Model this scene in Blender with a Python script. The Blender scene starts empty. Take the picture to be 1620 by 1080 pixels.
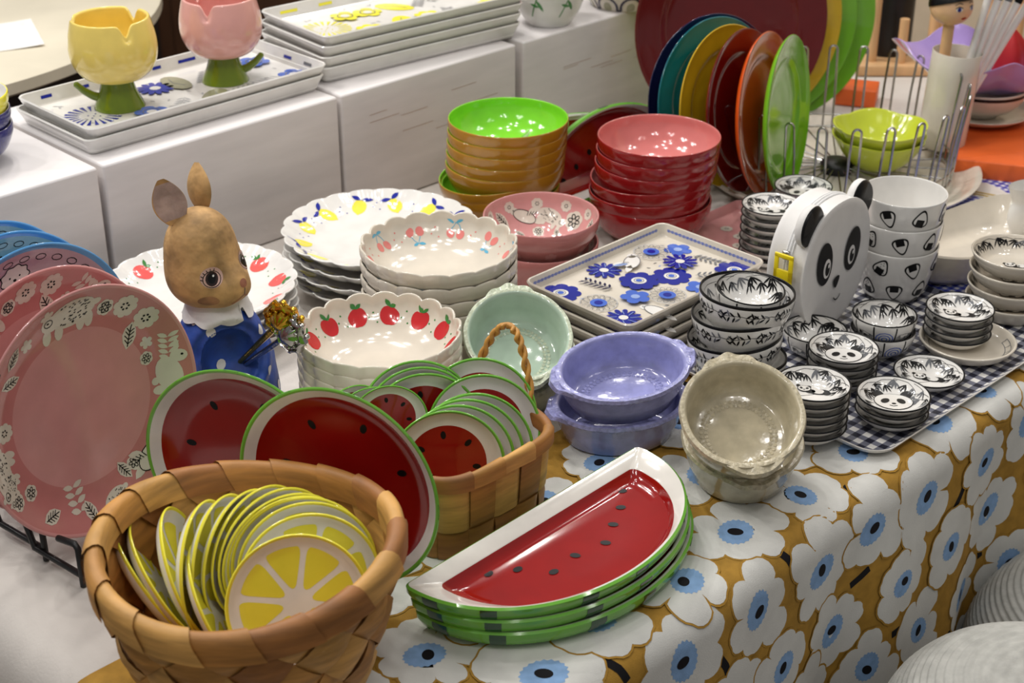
import bpy, bmesh, math, random
from mathutils import Vector as V, Matrix, Quaternion
from mathutils.bvhtree import BVHTree
PI = math.pi; rnd = random.Random(7)
sc = bpy.context.scene; COL = sc.collection
def R(d): return math.radians(d)
# ------------------------------------------------------------------ camera, world, lights, exposure
F_PX = 2500.0; PITCH = R(27.7); CAM_H = 0.9        # metres above the table top (z = 0)
cd = bpy.data.cameras.new('camera'); cam = bpy.data.objects.new('camera', cd); COL.objects.link(cam)
cam.location = (0, 0, CAM_H); cam.rotation_euler = (PI/2 - PITCH, 0, 0)
cd.sensor_width = 36; cd.lens = F_PX/1620*36; cd.clip_start = .05; cd.clip_end = 50
cd.dof.use_dof = True; cd.dof.focus_distance = 1.62; cd.dof.aperture_fstop = 9
sc.camera = cam
vs = sc.view_settings; sc.display_settings.display_device = 'sRGB'
vs.view_transform = 'Standard'; vs.look = 'None'; vs.exposure = 0.02; vs.gamma = 1; vs.use_curve_mapping = False
w = bpy.data.worlds.new('hall'); sc.world = w; w.use_nodes = True
w.node_tree.nodes['Background'].inputs[0].default_value = (1, .98, .96, 1)
w.node_tree.nodes['Background'].inputs[1].default_value = .25
def lamp(x, y, z, p, size=.16, col=(1, .965, .92), tgt=None):
    l = bpy.data.lights.new('ceiling_lamp', 'AREA'); l.shape = 'DISK'; l.size = size; l.energy = p; l.color = col
    o = bpy.data.objects.new('ceiling_lamp', l); COL.objects.link(o); o.location = (x, y, z)
    d = (V(tgt) if tgt else V((x*.6, 1.7, 0))) - o.location
    o.rotation_euler = d.to_track_quat('-Z', 'Y').to_euler()
for (x, y, p) in [(-1.5, 1.6, 23), (-.7, 2.7, 30), (.5, 3.3, 12), (1.4, 2.6, 9), (-.9, .5, 11), (.35, .3, 10), (-1.9, 2.6, 20),
                  (.1, 2.2, 8), (1.2, 1.2, 4), (-.3, 1.7, 8), (.8, 4.4, 12), (2.0, 4.2, 16)]:
    for a in range(3): lamp(x+.2*math.cos(2.1*a+x), y+.2*math.sin(2.1*a+x), 2.05, p*.205, .075)
Rt = V((1, 0, 0)); Fw = V((0, math.cos(PITCH), -math.sin(PITCH))); Up = V((0, math.sin(PITCH), math.cos(PITCH)))
CAM = V((0, 0, CAM_H))
def at(px, py, z=0):
    d = Rt*((px-810)/F_PX) + Fw - Up*((py-540)/F_PX)
    return CAM + d*((z-CAM_H)/d.z)
def depth(p): return (V(p)-CAM).dot(Fw)
U = V((math.sin(R(45.5)), math.cos(R(45.5)), 0)); W = V((-U.y, U.x, 0))     # table axes: along the front edge / away from it
AZ = math.atan2(U.y, U.x)
# ------------------------------------------------------------------ materials
MATS = {}
def lin(c):
    c /= 255.0
    return c/12.92 if c <= .04045 else ((c+.055)/1.055)**2.4
def mat(name, rgb, rough=.3, noise=.05, ns=30, bump=0, metal=0, coat=0, bs=None, spec=.5, stretch=None):
    m = bpy.data.materials.new(name); m.use_nodes = True; nt = m.node_tree; b = nt.nodes['Principled BSDF']
    c = tuple(lin(x) for x in rgb) + (1,)
    b.inputs['Roughness'].default_value = rough; b.inputs['Metallic'].default_value = metal
    b.inputs['Coat Weight'].default_value = coat; b.inputs['Coat Roughness'].default_value = .06
    b.inputs['Specular IOR Level'].default_value = spec
    tc = nt.nodes.new('ShaderNodeTexCoord'); n = nt.nodes.new('ShaderNodeTexNoise'); n.inputs['Scale'].default_value = ns
    n.inputs['Detail'].default_value = 4
    src = tc.outputs['Object']
    if stretch:
        mp = nt.nodes.new('ShaderNodeMapping'); mp.inputs['Scale'].default_value = stretch
        nt.links.new(src, mp.inputs['Vector']); src = mp.outputs['Vector']
    nt.links.new(src, n.inputs['Vector'])
    r = nt.nodes.new('ShaderNodeValToRGB')
    r.color_ramp.elements[0].color = tuple(x*(1-noise*2) for x in c[:3]) + (1,)
    r.color_ramp.elements[1].color = tuple(min(1, x*(1+noise*2)) for x in c[:3]) + (1,)
    r.color_ramp.elements[0].position = .3; r.color_ramp.elements[1].position = .7
    nt.links.new(n.outputs['Fac'], r.inputs[0]); nt.links.new(r.outputs[0], b.inputs['Base Color'])
    if bump:
        n2 = nt.nodes.new('ShaderNodeTexNoise'); n2.inputs['Scale'].default_value = bs or ns*3
        nt.links.new(src, n2.inputs['Vector'])
        bp = nt.nodes.new('ShaderNodeBump'); bp.inputs['Strength'].default_value = bump; bp.inputs['Distance'].default_value = .002
        nt.links.new(n2.outputs['Fac'], bp.inputs['Height']); nt.links.new(bp.outputs['Normal'], b.inputs['Normal'])
    MATS[name] = m; return m
def gingham(name, dark, mid, white, size):
    m = bpy.data.materials.new(name); m.use_nodes = True; nt = m.node_tree; b = nt.nodes['Principled BSDF']
    b.inputs['Roughness'].default_value = .35
    tc = nt.nodes.new('ShaderNodeTexCoord'); sx = nt.nodes.new('ShaderNodeSeparateXYZ'); nt.links.new(tc.outputs['Object'], sx.inputs[0])
    outs = []
    for ax in (0, 1):
        a = nt.nodes.new('ShaderNodeMath'); a.operation = 'DIVIDE'; a.inputs[1].default_value = size; nt.links.new(sx.outputs[ax], a.inputs[0])
        f = nt.nodes.new('ShaderNodeMath'); f.operation = 'FRACT'; nt.links.new(a.outputs[0], f.inputs[0])
        g = nt.nodes.new('ShaderNodeMath'); g.operation = 'LESS_THAN'; g.inputs[1].default_value = .5; nt.links.new(f.outputs[0], g.inputs[0])
        outs.append(g)
    s = nt.nodes.new('ShaderNodeMath'); s.operation = 'ADD'; nt.links.new(outs[0].outputs[0], s.inputs[0]); nt.links.new(outs[1].outputs[0], s.inputs[1])
    h = nt.nodes.new('ShaderNodeMath'); h.operation = 'MULTIPLY'; h.inputs[1].default_value = .5; nt.links.new(s.outputs[0], h.inputs[0])
    r = nt.nodes.new('ShaderNodeValToRGB'); r.color_ramp.interpolation = 'CONSTANT'
    e = r.color_ramp.elements; e[0].position = 0; e[1].position = .25; e.new(.75)
    for k, c in enumerate((white, mid, dark)): e[k].color = tuple(lin(x) for x in c) + (1,)
    nt.links.new(h.outputs[0], r.inputs[0]); nt.links.new(r.outputs[0], b.inputs['Base Color'])
    MATS[name] = m
GL = dict(rough=.12, coat=.4)
for nm, c in dict(white=(226, 222, 215), cream=(214, 206, 192), porcelain=(226, 224, 220), mustard=(168, 118, 28), lime_in=(126, 205, 44),
        red_out=(138, 12, 16), pink_in=(206, 122, 118), pink=(208, 148, 146), pinkdk=(196, 126, 124), blue_rim=(88, 158, 216), mint=(150, 190, 190),
        lilac=(190, 160, 172), wred=(144, 15, 12), wgreen=(112, 180, 62), wdark=(28, 72, 40), grey=(110, 112, 116), lgrey=(180, 180, 182),
        lemon=(238, 226, 80), yellow=(238, 230, 70), appl=(196, 40, 44), applpink=(232, 96, 92), leafg=(60, 130, 62), cherry=(226, 132, 126), sky=(96, 176, 208),
        navy=(28, 40, 150), cobalt=(24, 34, 140), midblue=(70, 104, 196), paleb=(150, 172, 222), deepnavy=(24, 18, 60), teal=(10, 110, 124),
        ochre=(206, 170, 30), orange=(214, 84, 22), green=(110, 176, 36), bigred=(98, 7, 9), limeb=(196, 206, 62), purple=(176, 152, 214),
        tulipY=(236, 210, 110), tulipP=(222, 164, 156), stem=(104, 124, 24), darkblue=(30, 30, 110), sage=(150, 148, 120), dish_white=(236, 236, 230)).items():
    mat(nm, c, noise=.03, **GL)
for nm, c in dict(celadon=(186, 195, 170), lavender=(148, 150, 200), beige=(184, 174, 148)).items():
    mat(nm, c, rough=.14, noise=.08, ns=60, bump=.08, bs=200, coat=.5)
    mat(nm+'_rim', c, rough=.22, noise=.12, ns=200, bump=.5, bs=330, coat=.4)
mat('cellin', (178, 198, 180), rough=.1, noise=.05, coat=.5)
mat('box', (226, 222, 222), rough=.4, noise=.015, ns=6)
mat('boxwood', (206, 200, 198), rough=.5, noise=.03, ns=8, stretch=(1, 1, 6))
mat('gap', (120, 116, 104), rough=.6)
mat('streak', (176, 150, 134), rough=.6, noise=.1)
mat('cloth_white', (212, 206, 200), rough=.85, noise=.03, ns=12, bump=.15, bs=300, spec=.2)
mat('cl_mustard', (168, 128, 52), rough=.8, noise=.08, ns=60, bump=.2, bs=900, spec=.25)
mat('cl_petal', (212, 212, 208), rough=.85, noise=.03, ns=30, bump=.2, bs=900, spec=.2)
mat('cl_blue', (134, 168, 210), rough=.85, noise=.06, ns=90, bump=.2, bs=900, spec=.2)
mat('cl_black', (22, 20, 24), rough=.8, noise=.1, spec=.2)
for i, c in enumerate([(184, 132, 66), (166, 114, 54), (196, 148, 80), (152, 100, 50)]):
    mat('chip%d' % i, c, rough=.55, noise=.14, ns=18, stretch=(1, 1, 7), bump=.1)
mat('cord', (190, 136, 60), rough=.5, noise=.1, ns=120)
mat('fur', (180, 142, 92), rough=.7, noise=.2, ns=38, bump=.9, bs=60)
mat('earin', (176, 152, 142), rough=.75, noise=.12, ns=50, bump=.5, bs=120)
mat('furcheek', (164, 120, 82), rough=.7, noise=.15, ns=60, bump=.5)
mat('furpink', (150, 96, 74), rough=.7, noise=.1, ns=60, bump=.4)
mat('dress', (30, 66, 150), rough=.55, noise=.2, ns=40, bump=.4, bs=90)
mat('paint_white', (216, 214, 214), rough=.6, noise=.05, bump=.3, bs=120)
mat('eye', (40, 24, 22), rough=.15, noise=.1)
mat('eyelid', (196, 160, 150), rough=.6)
mat('gold', (214, 168, 60), rough=.18, metal=1, noise=.1, ns=90, bump=.3, bs=160)
mat('silver', (180, 178, 176), rough=.18, metal=1, noise=.1, ns=90, bump=.3, bs=160)
mat('steel', (176, 174, 172), rough=.25, metal=1)
mat('iron', (18, 18, 20), rough=.4, noise=.05)
mat('pouch', (226, 224, 222), rough=.5, noise=.02, bump=.12, bs=700)
mat('zip', (232, 232, 232), rough=.6, bump=.6, bs=500)
mat('tag', (240, 216, 20), rough=.35)
mat('wood', (222, 178, 130), rough=.5, noise=.08, ns=20, stretch=(1, 1, .2))
mat('darkwood', (84, 54, 34), rough=.5, noise=.1, ns=10)
mat('darkpanel', (46, 34, 28), rough=.6)
mat('marble', (214, 206, 186), rough=.3, noise=.06, ns=5)
mat('wall', (232, 212, 184), rough=.8, noise=.02)
mat('floor', (120, 104, 88), rough=.5, noise=.08, ns=4)
mat('orangebox', (232, 104, 40), rough=.5, noise=.02)
mat('goldthread', (196, 166, 90), rough=.5)
mat('pouf', (178, 178, 173), rough=.85, noise=.06, ns=60, bump=.3)
mat('redcloth', (180, 16, 24), rough=.6, noise=.08)
mat('skin', (222, 180, 140), rough=.4)
mat('paper', (232, 230, 226), rough=.7)
gingham('gingham_black', (24, 26, 44), (108, 110, 124), (222, 220, 216), .0175)
gingham('gingham_blue', (34, 48, 160), (110, 122, 196), (224, 224, 230), .011)
mat('black', (13, 13, 15), rough=.35, noise=.03, spec=.25)
# ------------------------------------------------------------------ mesh helpers
def chaikin(p, it=2, closed=False):
    p = [tuple(q) for q in p]
    for _ in range(it):
        q = []; n = len(p)
        if not closed: q.append(p[0])
        for i in range(n if closed else n-1):
            a, b = p[i], p[(i+1) % n]
            q.append(tuple(x*.75+y*.25 for x, y in zip(a, b))); q.append(tuple(x*.25+y*.75 for x, y in zip(a, b)))
        if not closed: q.append(p[-1])
        p = q
    return p
class MB:
    def __init__(s): s.vs = []; s.fs = []; s.mi = []; s.ms = []
    def m(s, n):
        if n not in s.ms: s.ms.append(n)
        return s.ms.index(n)
    def v(s, p): s.vs.append(tuple(p)); return len(s.vs)-1
    def f(s, ids, mt): s.fs.append(ids); s.mi.append(s.m(mt))
    def grid(s, fn, nu, nv, mt, cu=False, cv=False, flip=False):
        ids = [[s.v(fn(i/nu, j/nv)) for j in range(nv if cv else nv+1)] for i in range(nu if cu else nu+1)]
        A = len(ids); B = len(ids[0])
        for i in range(nu):
            for j in range(nv):
                q = [ids[i][j], ids[(i+1) % A][j], ids[(i+1) % A][(j+1) % B], ids[i][(j+1) % B]]
                s.f(q[::-1] if flip else q, mt(i/nu, j/nv) if callable(mt) else mt)
    def rings(s, rs, mts, cap0=None, cap1=None):
        """rs: list of equal-length closed rings; mts: one material per band"""
        ids = [[s.v(p) for p in r] for r in rs]; n = len(rs[0])
        for k in range(len(rs)-1):
            for i in range(n): s.f([ids[k][i], ids[k][(i+1) % n], ids[k+1][(i+1) % n], ids[k+1][i]], mts[k] if not isinstance(mts, str) else mts)
        for which, mt, fl in ((0, cap0, True), (-1, cap1, False)):
            if mt:
                c = s.v(sum((V(p) for p in rs[which]), V())/n)
                for i in range(n):
                    q = [c, ids[which][i], ids[which][(i+1) % n]]
                    s.f(q[::-1] if fl else q, mt)
    def tube(s, path, r, mt, n=8, closed=False, cap=True):
        P = [V(p) for p in path]; k = len(P); rs = []; nrm = None
        for i in range(k):
            a = P[(i-1) % k] if closed or i else P[0]; b = P[(i+1) % k] if closed or i < k-1 else P[-1]
            t = (b-a).normalized()
            if nrm is None: nrm = t.orthogonal().normalized()
            else:
                nrm = nrm - t*nrm.dot(t)
                nrm = nrm.normalized() if nrm.length > 1e-6 else t.orthogonal().normalized()
            bn = t.cross(nrm); rr = r(i/(k-1)) if callable(r) else r
            rs.append([P[i]+(nrm*math.cos(a2)+bn*math.sin(a2))*rr for a2 in [2*PI*j/n for j in range(n)]])
        if closed: rs.append(rs[0])
        s.rings(rs, mt, mt if cap and not closed else None, mt if cap and not closed else None)
    def box(s, c, sx, sy, sz, mt, bev=.003, M=None, top=None):
        c = V(c); a, b, h = sx/2, sy/2, sz/2
        def ring(i, z):
            o = []
            for (qx, qy, a0) in ((1, 1, 0), (-1, 1, 90), (-1, -1, 180), (1, -1, 270)):
                for k in range(4):
                    an = R(a0+30*k); o.append(V((qx*(a-bev)+(bev-i)*math.cos(an), qy*(b-bev)+(bev-i)*math.sin(an), z)))
            return o
        e = bev
        L = [(e, -h), (e*.3, -h+e*.3), (0, -h+e), (0, h-e), (e*.3, h-e*.3), (e, h)]
        rs = [[(M @ (p+c)) if M else p+c for p in ring(i*.999, z)] for i, z in L]
        s.rings(rs, [mt]*3+[top or mt]*2, mt, top or mt)
    def ell(s, c, r, mt, n=24, m=16, M=None):
        c = V(c)
        def fn(u, v):
            a = 2*PI*u; b = -PI/2+PI*v*.9999+.00005
            p = V((r[0]*math.cos(b)*math.cos(a), r[1]*math.cos(b)*math.sin(a), r[2]*math.sin(b)))
            return (M @ p if M else p)+c
        s.grid(fn, n, m, mt, cu=True)
    def build(s, name, parent=None, loc=None, rot=None, smooth=True, weld=False):
        me = bpy.data.meshes.new(name); me.from_pydata(s.vs, [], s.fs)
        for n in s.ms: me.materials.append(MATS[n])
        me.polygons.foreach_set('material_index', s.mi)
        me.polygons.foreach_set('use_smooth', [smooth]*len(s.fs)); me.update()
        try: me.set_sharp_from_angle(angle=R(50))
        except Exception: pass
        o = bpy.data.objects.new(name, me); COL.objects.link(o)
        if parent: o.parent = parent
        if loc is not None: o.location = loc
        if rot is not None: o.rotation_euler = rot
        return o
class Prof:
    """surface of revolution; pts run from the inside centre over the rim to the outside centre"""
    def __init__(s, pts, it=2, mod=None):
        s.p = chaikin(pts, it); s.mod = mod; s.L = [0]
        for a, b in zip(s.p, s.p[1:]): s.L.append(s.L[-1]+math.hypot(b[0]-a[0], b[1]-a[1]))
        s.rim = max(range(len(s.p)), key=lambda i: (s.p[i][1], s.p[i][0])); s.h = s.p[s.rim][1]; s.R = max(q[0] for q in s.p)
        s.srim = s.L[s.rim]; s.len = s.L[-1]
    def rz(s, l):
        l = max(0, min(s.len, l))
        lo, hi = 0, len(s.L)-1
        while hi-lo > 1:
            md = (lo+hi)//2
            if s.L[md] <= l: lo = md
            else: hi = md
        t = (l-s.L[lo])/max(1e-9, s.L[hi]-s.L[lo])
        return s.p[lo][0]*(1-t)+s.p[hi][0]*t, s.p[lo][1]*(1-t)+s.p[hi][1]*t
    def P(s, th, l):
        r, z = s.rz(l)
        if s.mod: r, z = s.mod(th, r, z)
        return V((r*math.cos(th), r*math.sin(th), z))
    def N(s, th, l):
        e = .0008
        a = s.P(th, l+e)-s.P(th, l-e); b = s.P(th+.02, l)-s.P(th-.02, l)
        n = a.cross(b)
        return n.normalized() if n.length > 1e-12 else V((0, 0, 1))
    def mesh(s, mb, matf, n=64):
        ids = []
        for i, (r, z) in enumerate(s.p):
            if r < 1e-6: ids.append([mb.v((0, 0, z))]); continue
            row = []
            for k in range(n):
                th = 2*PI*k/n; rr, zz = s.mod(th, r, z) if s.mod else (r, z)
                row.append(mb.v((rr*math.cos(th), rr*math.sin(th), zz)))
            ids.append(row)
        for i in range(len(ids)-1):
            a, b = ids[i], ids[i+1]
            mt = matf((s.L[i]+s.L[i+1])/2 < s.srim, (s.p[i][0]+s.p[i+1][0])/2/s.R, (s.p[i][1]+s.p[i+1][1])/2/s.h) if callable(matf) else matf
            for k in range(n):
                k2 = (k+1) % n
                if len(a) == 1: mb.f([a[0], b[k], b[k2]], mt)
                elif len(b) == 1: mb.f([a[k], b[0], a[k2]], mt)
                else: mb.f([a[k], b[k], b[k2], a[k2]], mt)
    def cart(s):
        tab = [(s.p[i][0], s.L[i]) for i in range(s.rim+1)]
        def fn(x, y):
            r = math.hypot(x, y); th = math.atan2(y, x); l = tab[-1][1]
            for (r0, l0), (r1, l1) in zip(tab, tab[1:]):
                if r0 <= r <= r1 and r1 > r0: l = l0+(l1-l0)*(r-r0)/(r1-r0); break
            l = max(l, .0009)
            return s.P(th, l), s.N(th, l)
        return fn
    def pol(s, th0, l0):
        def fn(x, y):
            l = max(.001, min(s.len-.001, l0+y)); r = max(.004, s.rz(l0)[0])
            th = th0+x/r; return s.P(th, l), s.N(th, l)
        return fn
    def l_in(s, fr): return s.srim*fr                       # fraction of the way up the inside
    def l_out(s, fr): return s.srim+(s.len-s.srim)*fr
def plane(o, ax, ay, n=None):
    o, ax, ay = V(o), V(ax), V(ay); n = V(n) if n else ax.cross(ay).normalized()
    f = lambda x, y: (o+ax*x+ay*y, n)
    f.flat = True; return f
class Pen:
    EPS = .00028
    def __init__(s, mb, fn, x=0, y=0, rot=0, sc=1, lay=0): s.mb, s.fn, s.x, s.y, s.r, s.s, s.lay = mb, fn, x, y, rot, sc, lay
    def at(s, x, y, rot=0, sc=1, lay=0):
        X, Y = s.T(x, y); return Pen(s.mb, s.fn, X, Y, s.r+rot, s.s*sc, s.lay+lay)
    def T(s, x, y):
        c, n = math.cos(s.r), math.sin(s.r); x *= s.s; y *= s.s
        return s.x+x*c-y*n, s.y+x*n+y*c
    def q(s, x, y, lay):
        p, n = s.fn(*s.T(x, y)); return s.mb.v(p+n*(s.EPS*(lay+s.lay)))
    def blob(s, pts, mt, lay=1, rings=2, c=None):
        n = len(pts)
        cx, cy = c if c else (sum(p[0] for p in pts)/n, sum(p[1] for p in pts)/n)
        prev = None; c0 = s.q(cx, cy, lay)
        if not getattr(s.fn, 'flat', False): rings = max(rings, min(6, 1+int(max(math.hypot(x-cx, y-cy) for x, y in pts)*s.s/.0035)))
        for k in range(1, rings+1):
            t = k/rings; cur = [s.q(cx+(x-cx)*t, cy+(y-cy)*t, lay) for x, y in pts]
            for i in range(n):
                j = (i+1) % n
                if prev: s.mb.f([prev[i], cur[i], cur[j], prev[j]], mt)
                else: s.mb.f([c0, cur[i], cur[j]], mt)
            prev = cur
    def ell(s, cx, cy, rx, ry, mt, lay=1, rot=0, n=14, rings=2, jag=0):
        c, d = math.cos(rot), math.sin(rot)
        pts = []
        for i in range(n):
            a = 2*PI*i/n; k = 1+(jag if i % 2 else -jag); x, y = rx*k*math.cos(a), ry*k*math.sin(a)
            pts.append((cx+x*c-y*d, cy+x*d+y*c))
        s.blob(pts, mt, lay, rings, (cx, cy))
    def ring(s, cx, cy, rx, ry, w, mt, lay=1, rot=0, n=24):
        c, d = math.cos(rot), math.sin(rot)
        s.line([(cx+rx*math.cos(a)*c-ry*math.sin(a)*d, cy+rx*math.cos(a)*d+ry*math.sin(a)*c) for a in [2*PI*i/n for i in range(n+1)]], w, mt, lay)
    def line(s, pts, w, mt, lay=1, taper=False):
        if not getattr(s.fn, 'flat', False):
            fine = [pts[0]]
            for a, b in zip(pts, pts[1:]):
                k = max(1, int(math.hypot(b[0]-a[0], b[1]-a[1])*s.s/.004)+1) if len(pts) < 12 else 1
                fine += [(a[0]+(b[0]-a[0])*j/k, a[1]+(b[1]-a[1])*j/k) for j in range(1, k+1)]
            pts = fine
        n = len(pts); rows = []
        for i in range(n):
            a, b = pts[max(0, i-1)], pts[min(n-1, i+1)]; dx, dy = b[0]-a[0], b[1]-a[1]; L = math.hypot(dx, dy) or 1
            ww = w/2*(1-.8*i/(n-1) if taper else 1)
            rows.append((s.q(pts[i][0]-dy/L*ww, pts[i][1]+dx/L*ww, lay), s.q(pts[i][0]+dy/L*ww, pts[i][1]-dx/L*ww, lay)))
        for a, b in zip(rows, rows[1:]): s.mb.f([a[0], a[1], b[1], b[0]], mt)
    def leaf(s, x, y, L, w, rot, mt, lay=1):
        c, d = math.cos(rot), math.sin(rot); pts = []
        for t in (0, .25, .5, .75, 1): pts.append((L*t, w*math.sin(PI*min(1, t*.98+.02))**.8*.5))
        for t in (.75, .5, .25): pts.append((L*t, -w*math.sin(PI*t)**.8*.5))
        s.blob([(x+a*c-b*d, y+a*d+b*c) for a, b in pts], mt, lay, 1, (x+L*.5*c, y+L*.5*d))
    def flower(s, n, r, mt, cmt=None, cr=.3, lay=1, dent=.25, m=6):
        pts = [(r*(1-dent+dent*abs(math.sin(n*a/2))**.6)*math.cos(a), r*(1-dent+dent*abs(math.sin(n*a/2))**.6)*math.sin(a)) for a in [2*PI*i/(n*m) for i in range(n*m)]]
        s.blob(pts, mt, lay, 2, (0, 0))
        if cmt: s.ell(0, 0, r*cr, r*cr, cmt, lay+1)
# ------------------------------------------------------------------ object helpers
def tag(o, label, cat, group=None, kind=None):
    if kind: o['kind'] = kind
    if label: o['label'] = label
    if cat: o['category'] = cat
    if group: o['group'] = group
    return o
def thing(name, label, cat, loc=(0, 0, 0), rotz=0, group=None, M=None):
    o = bpy.data.objects.new(name, None); COL.objects.link(o); o.empty_display_size = .02
    o.location = loc; o.rotation_euler = (0, 0, rotz)
    if M: o.matrix_world = M
    return tag(o, label, cat, group)
def dup(o, parent=None):
    c = o.copy(); COL.objects.link(c)
    if parent: c.parent = parent
    for ch in list(o.children): dup(ch, c)
    return c
ORD = ['topmost', 'second', 'third', 'fourth', 'fifth', 'sixth', 'seventh', 'eighth']
def ordl(i, n): return 'topmost' if i == 0 else ('bottom' if i == n-1 else ORD[i]+' from top')
def stack(o, n, base, dz, label, cat, group, drift=None, tilt=None, spin=.37, rot0=0):
    """o is the topmost; base is the resting point of the lowest"""
    base = V(base)
    for i in range(n):
        k = n-1-i; c = o if i == 0 else dup(o)
        d = drift(k) if drift else (0, 0)
        c.location = base + V((d[0], d[1], dz*k))
        tx, ty = tilt(k) if tilt else (0, 0)
        q = Quaternion((1, 0, 0), tx) @ Quaternion((0, 1, 0), ty) @ Quaternion((0, 0, 1), rot0 if i == 0 else rot0+spin*i)
        c.rotation_mode = 'XYZ'; c.rotation_euler = q.to_euler()
        tag(c, label.format(ordl(i, n)), cat, group)
    return o
def disc_pose(px, py, a, k, ix, iy, z0=None, zc=None, spin=0, hang=0):
    """pose of a round plate from its outline: semi-axis a (px), aspect k, image direction (ix, iy up) its face turns to"""
    L = math.hypot(ix, iy) or 1; ix /= L; iy /= L
    z = zc if zc is not None else .1
    for _ in range(12):
        c = at(px, py, z); t = depth(c); Rr = a*t/F_PX
        to = (CAM-c).normalized(); rt = Rt - to*Rt.dot(to); rt.normalize(); up = to.cross(rt); up = up if up.z > 0 else -up
        n = (to*k + (rt*ix+up*iy)*math.sqrt(max(0, 1-k*k))).normalized()
        if zc is None: z = z0 + Rr*math.sqrt(max(0, 1-n.z*n.z))
        else: break
    y = V((0, 0, 1)) - n*n.z
    if y.length < .05: y = V((0, 1, 0)) - n*n.y
    y.normalize(); x = y.cross(n)
    M = Matrix((x, y, n)).transposed().to_4x4() @ Matrix.Rotation(spin, 4, 'Z')
    return c, M, Rr, n
def put(o, c, M, lift=0):
    o.rotation_mode = 'XYZ'; o.location = V(c) + (M.to_3x3() @ V((0, 0, lift))); o.rotation_euler = M.to_euler(); return o
def coupe(Rr, h, t=.003, flat=.6, lip=.003, foot=.5):
    return [(0, t), (flat*Rr, t), ((flat+1)/2*Rr, t+.35*(h-t)), (Rr-lip, h), (Rr-lip*.5, h+.0008), (Rr, h-.0012), ((flat+1)/2*Rr, .22*h), ((foot+.06)*Rr, .001), (foot*Rr, 0), ((foot-.04)*Rr, 0), ((foot-.06)*Rr, .0015), (0, .0015)]
def deep(Rr, h, t=.0035, w=.003, rb=.5, belly=.84, foot=.005):
    return [(0, t+foot), (rb*Rr*.95, t+foot), (belly*Rr-w, foot+.3*h), (Rr-w*1.1, .75*h), (Rr-w, h-.001), (Rr-w*.5, h+.0006), (Rr, h-.001), (Rr-w*.2, .74*h),
            (belly*Rr, .26*h), (rb*Rr, foot+.001), (rb*Rr, 0), (rb*Rr-.003, 0), (rb*Rr-.0035, foot), (0, foot)]
def scallop(Rr, k, amp, z0=.45, zamp=0, h=.05):
    def mod(th, r, z):
        q = max(0, min(1, (r/Rr-z0)/(1-z0))); q = q*q*(3-2*q)
        s_ = abs(math.sin(k*th/2))**.7
        return r*(1+amp*q*(s_-.7)), z+zamp*q*(s_-.7)*max(0, z/h)
    return mod
# ------------------------------------------------------------------ little painted motifs (pen units = metres)
def m_bamboo(p, L=.02, n=3, mt='black', lay=1):
    p.line([(-L*.5, L*.3), (0, L*.45), (L*.5, L*.4)], .0005, mt, lay)
    for i in range(n):
        x = -L*.4+L*.8*i/max(1, n-1); y = L*rnd.uniform(.12, .46); b = rnd.uniform(-125, -55); m2 = mt if rnd.random() < .6 else 'grey'
        for k, da in enumerate((-40, -12, 16, 44)):
            if k == 3 and rnd.random() < .5: continue
            p.leaf(x, y, L*rnd.uniform(.36, .56), L*.075, R(b+da), m2, lay+.1*k)
def m_branch(p, L=.03, mt='black', lay=1):
    p.line([(-L/2, 0), (-L*.1, L*.06), (L/2, 0)], .0006, mt, lay)
    for i in range(6):
        x = -L*.42+L*.84*i/5
        for sgn in (-1, 1): p.leaf(x, 0, L*.24, L*.065, sgn*R(rnd.uniform(30, 70)) + (PI if i < 2 else 0), mt if rnd.random() > .3 else 'grey', lay)
def m_panda(p, s=.01, lay=1):
    p.ell(.9*s, -.1*s, .75*s, .42*s, 'black', lay, .1); p.ell(.8*s, -.05*s, .45*s, .36*s, 'porcelain', lay+1)
    p.ell(1.45*s, -.3*s, .3*s, .25*s, 'black', lay+2); p.ell(.25*s, -.1*s, .38*s, .3*s, 'black', lay+1)
    for a in (-.42, .35): p.ell(a*s-.2*s, .52*s, .17*s, .16*s, 'black', lay+1)
    p.ell(-.2*s, .18*s, .52*s, .44*s, 'black', lay+2); p.ell(-.2*s, .18*s, .46*s, .38*s, 'porcelain', lay+3)
    for a in (-.42, .02): p.ell(a*s, .2*s, .1*s, .14*s, 'black', lay+4, .4 if a < -.2 else -.4)
    p.ell(-.2*s, .02*s, .07*s, .05*s, 'black', lay+4)
def m_pandaface(p, s=.02, lay=1):
    p.ell(-.75*s, .62*s, .3*s, .3*s, 'black', lay); p.ell(.65*s, .72*s, .3*s, .28*s, 'black', lay)
    p.ell(0, 0, 1.02*s, .8*s, 'black', lay+1, n=24); p.ell(0, 0, .98*s, .76*s, 'porcelain', lay+2, n=24)
    p.ell(-.42*s, .05*s, .2*s, .28*s, 'black', lay+3, -.6); p.ell(.4*s, .12*s, .2*s, .28*s, 'black', lay+3, .6)
    p.ell(.02*s, -.18*s, .12*s, .08*s, 'black', lay+3); p.line([(-.2*s, -.38*s), (0, -.45*s), (.2*s, -.36*s)], .05*s, 'black', lay+3)
def m_apple(p, s=.01, mt='appl', lay=1):
    pts = []
    for i in range(20):
        a = 2*PI*i/20; r = 1-.16*math.exp(-((a-PI/2)/.35)**2)-.08*math.exp(-((a-3*PI/2)/.3)**2)
        pts.append((s*1.0*r*math.cos(a), s*1.05*r*math.sin(a)))
    p.blob(pts, mt, lay, 2, (0, 0)); p.leaf(0, s*.85, s*.9, s*.45, R(60), 'leafg', lay+1); p.leaf(0, s*.85, s*.7, s*.4, R(140), 'leafg', lay+1)
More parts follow.
